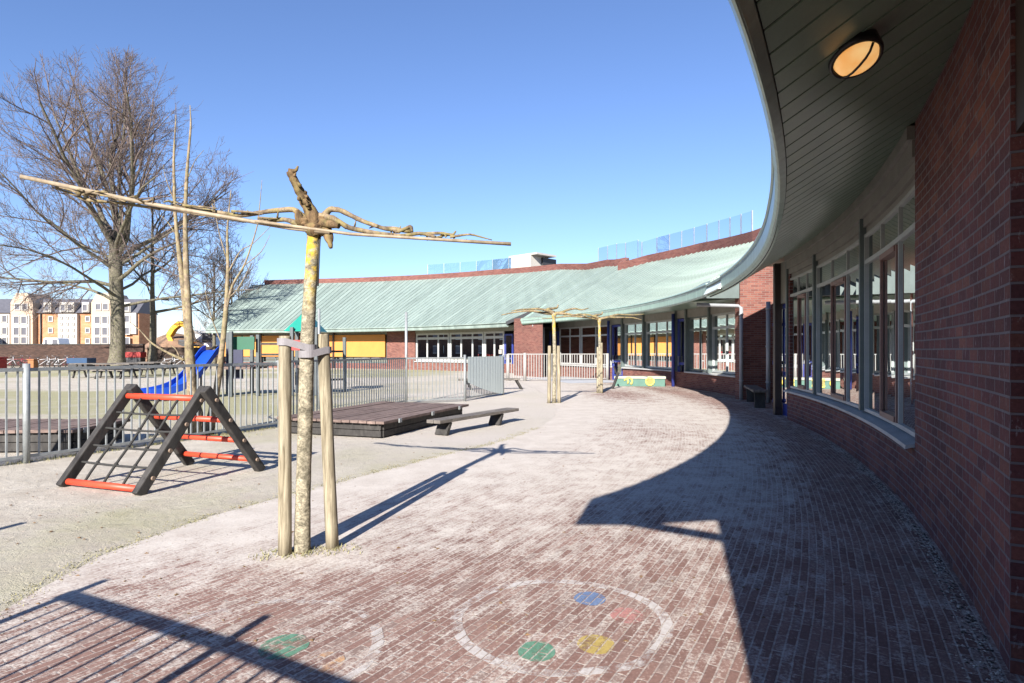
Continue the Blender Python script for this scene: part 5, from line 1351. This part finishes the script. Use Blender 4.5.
# unseen house row added beyond the left edge to darken the far window reflections
hb = empty('terraced_house', (-82, 12, 0)); tag(hb, 'long dark brick house row outside the left edge, mirrored in the far windows', 'building')
mb = MB(); mb.prism([(-90, -45), (-82, -45), (-82, 92), (-90, 92)], 0, 6.0); mb.build('wall', M['boundary'], hb)
mb = MB(); mb.add([(-81.7, -45.3, 5.9), (-81.7, 92.3, 5.9), (-86, 92.3, 9.4), (-86, -45.3, 9.4), (-90.3, -45.3, 5.9), (-90.3, 92.3, 5.9)], [(0,1,2,3), (3,2,5,4), (0,3,4), (1,5,2), (0,4,5,1)]); mb.build('roof', M['slate'], hb)
for i in range(21):
    for z in (1.6, 4.3):
        mb = MB(); mb.box((-81.97, -41+6.2*i, z), (.1, 1.8, 1.5)); w_ = mb.build('window', M['frame_grey'], hb)
        mb = MB(); mb.box((-81.94, -41+6.2*i, z), (.1, 1.55, 1.25)); mb.build('pane', M['slate'], w_)

def litter(name, n, place, size, mat, label):
    mb = MB(); rr = random.Random(n)
    for _ in range(n):
        x, y = place(rr); h = rr.uniform(*size); a = rr.uniform(0, 6.28); fl = rr.uniform(.15, .5)
        c = [Vector((x+h*cos(a+k*2.09)*rr.uniform(.6, 1.2), y+h*sin(a+k*2.09)*rr.uniform(.6, 1.2), .007)) for k in range(3)]
        mb.add(c+[Vector((x, y, .007+h*fl))], [(0, 1, 3), (1, 2, 3), (2, 0, 3)])
    o = mb.build(name, mat, fix=False); tag(o, label, kind='stuff'); return o
def foot(rr):
    t = R(rr.uniform(-34, -14)); p = polar(RW-.03-abs(rr.gauss(0, .06))*(1+.8*mnoise.noise((t*60, 0, 0))), t); return p.x, p.y
litter('dirt', 1100, foot, (.004, .016), plain('dark damp soil', (.045,.04,.03), .95, .4, 30), 'dark soil and moss crumbs along the foot of the brick wall')
litter('sand', 2200, foot, (.004, .016), plain('pale loose sand', (.40,.36,.31), .95, .25, 30), 'pale loose sand along the foot of the brick wall')
def yardp(rr):
    while True:
        y = 3.2+9*rr.random()**1.6; x = rr.uniform(-.85*y, .55*y); r = sqrt((x-CX)**2+(y-CY)**2)
        if r < 33.9: return x, y
litter('gravel', 2600, yardp, (.003, .010), plain('small stones', (.22,.19,.155), .95, .5, 20), 'small stones and grit scattered over the yard')
litter('leaves', 260, yardp, (.008, .022), plain('dry leaf bits', (.13,.075,.035), .95, .4, 20), 'dry leaf crumbs scattered over the yard')

for k, (a_, z_) in enumerate(((.006, 1.55), (.0085, 1.25))):
    mb = MB(); t_ = TCc[0]+a_; mb.sweep([t_, t_+.009], [(RB+.08, z_), (RB+.08, z_+.27), (RB+.085, z_+.27), (RB+.085, z_)]); mb.build('paper_sheet', M['white'], school)
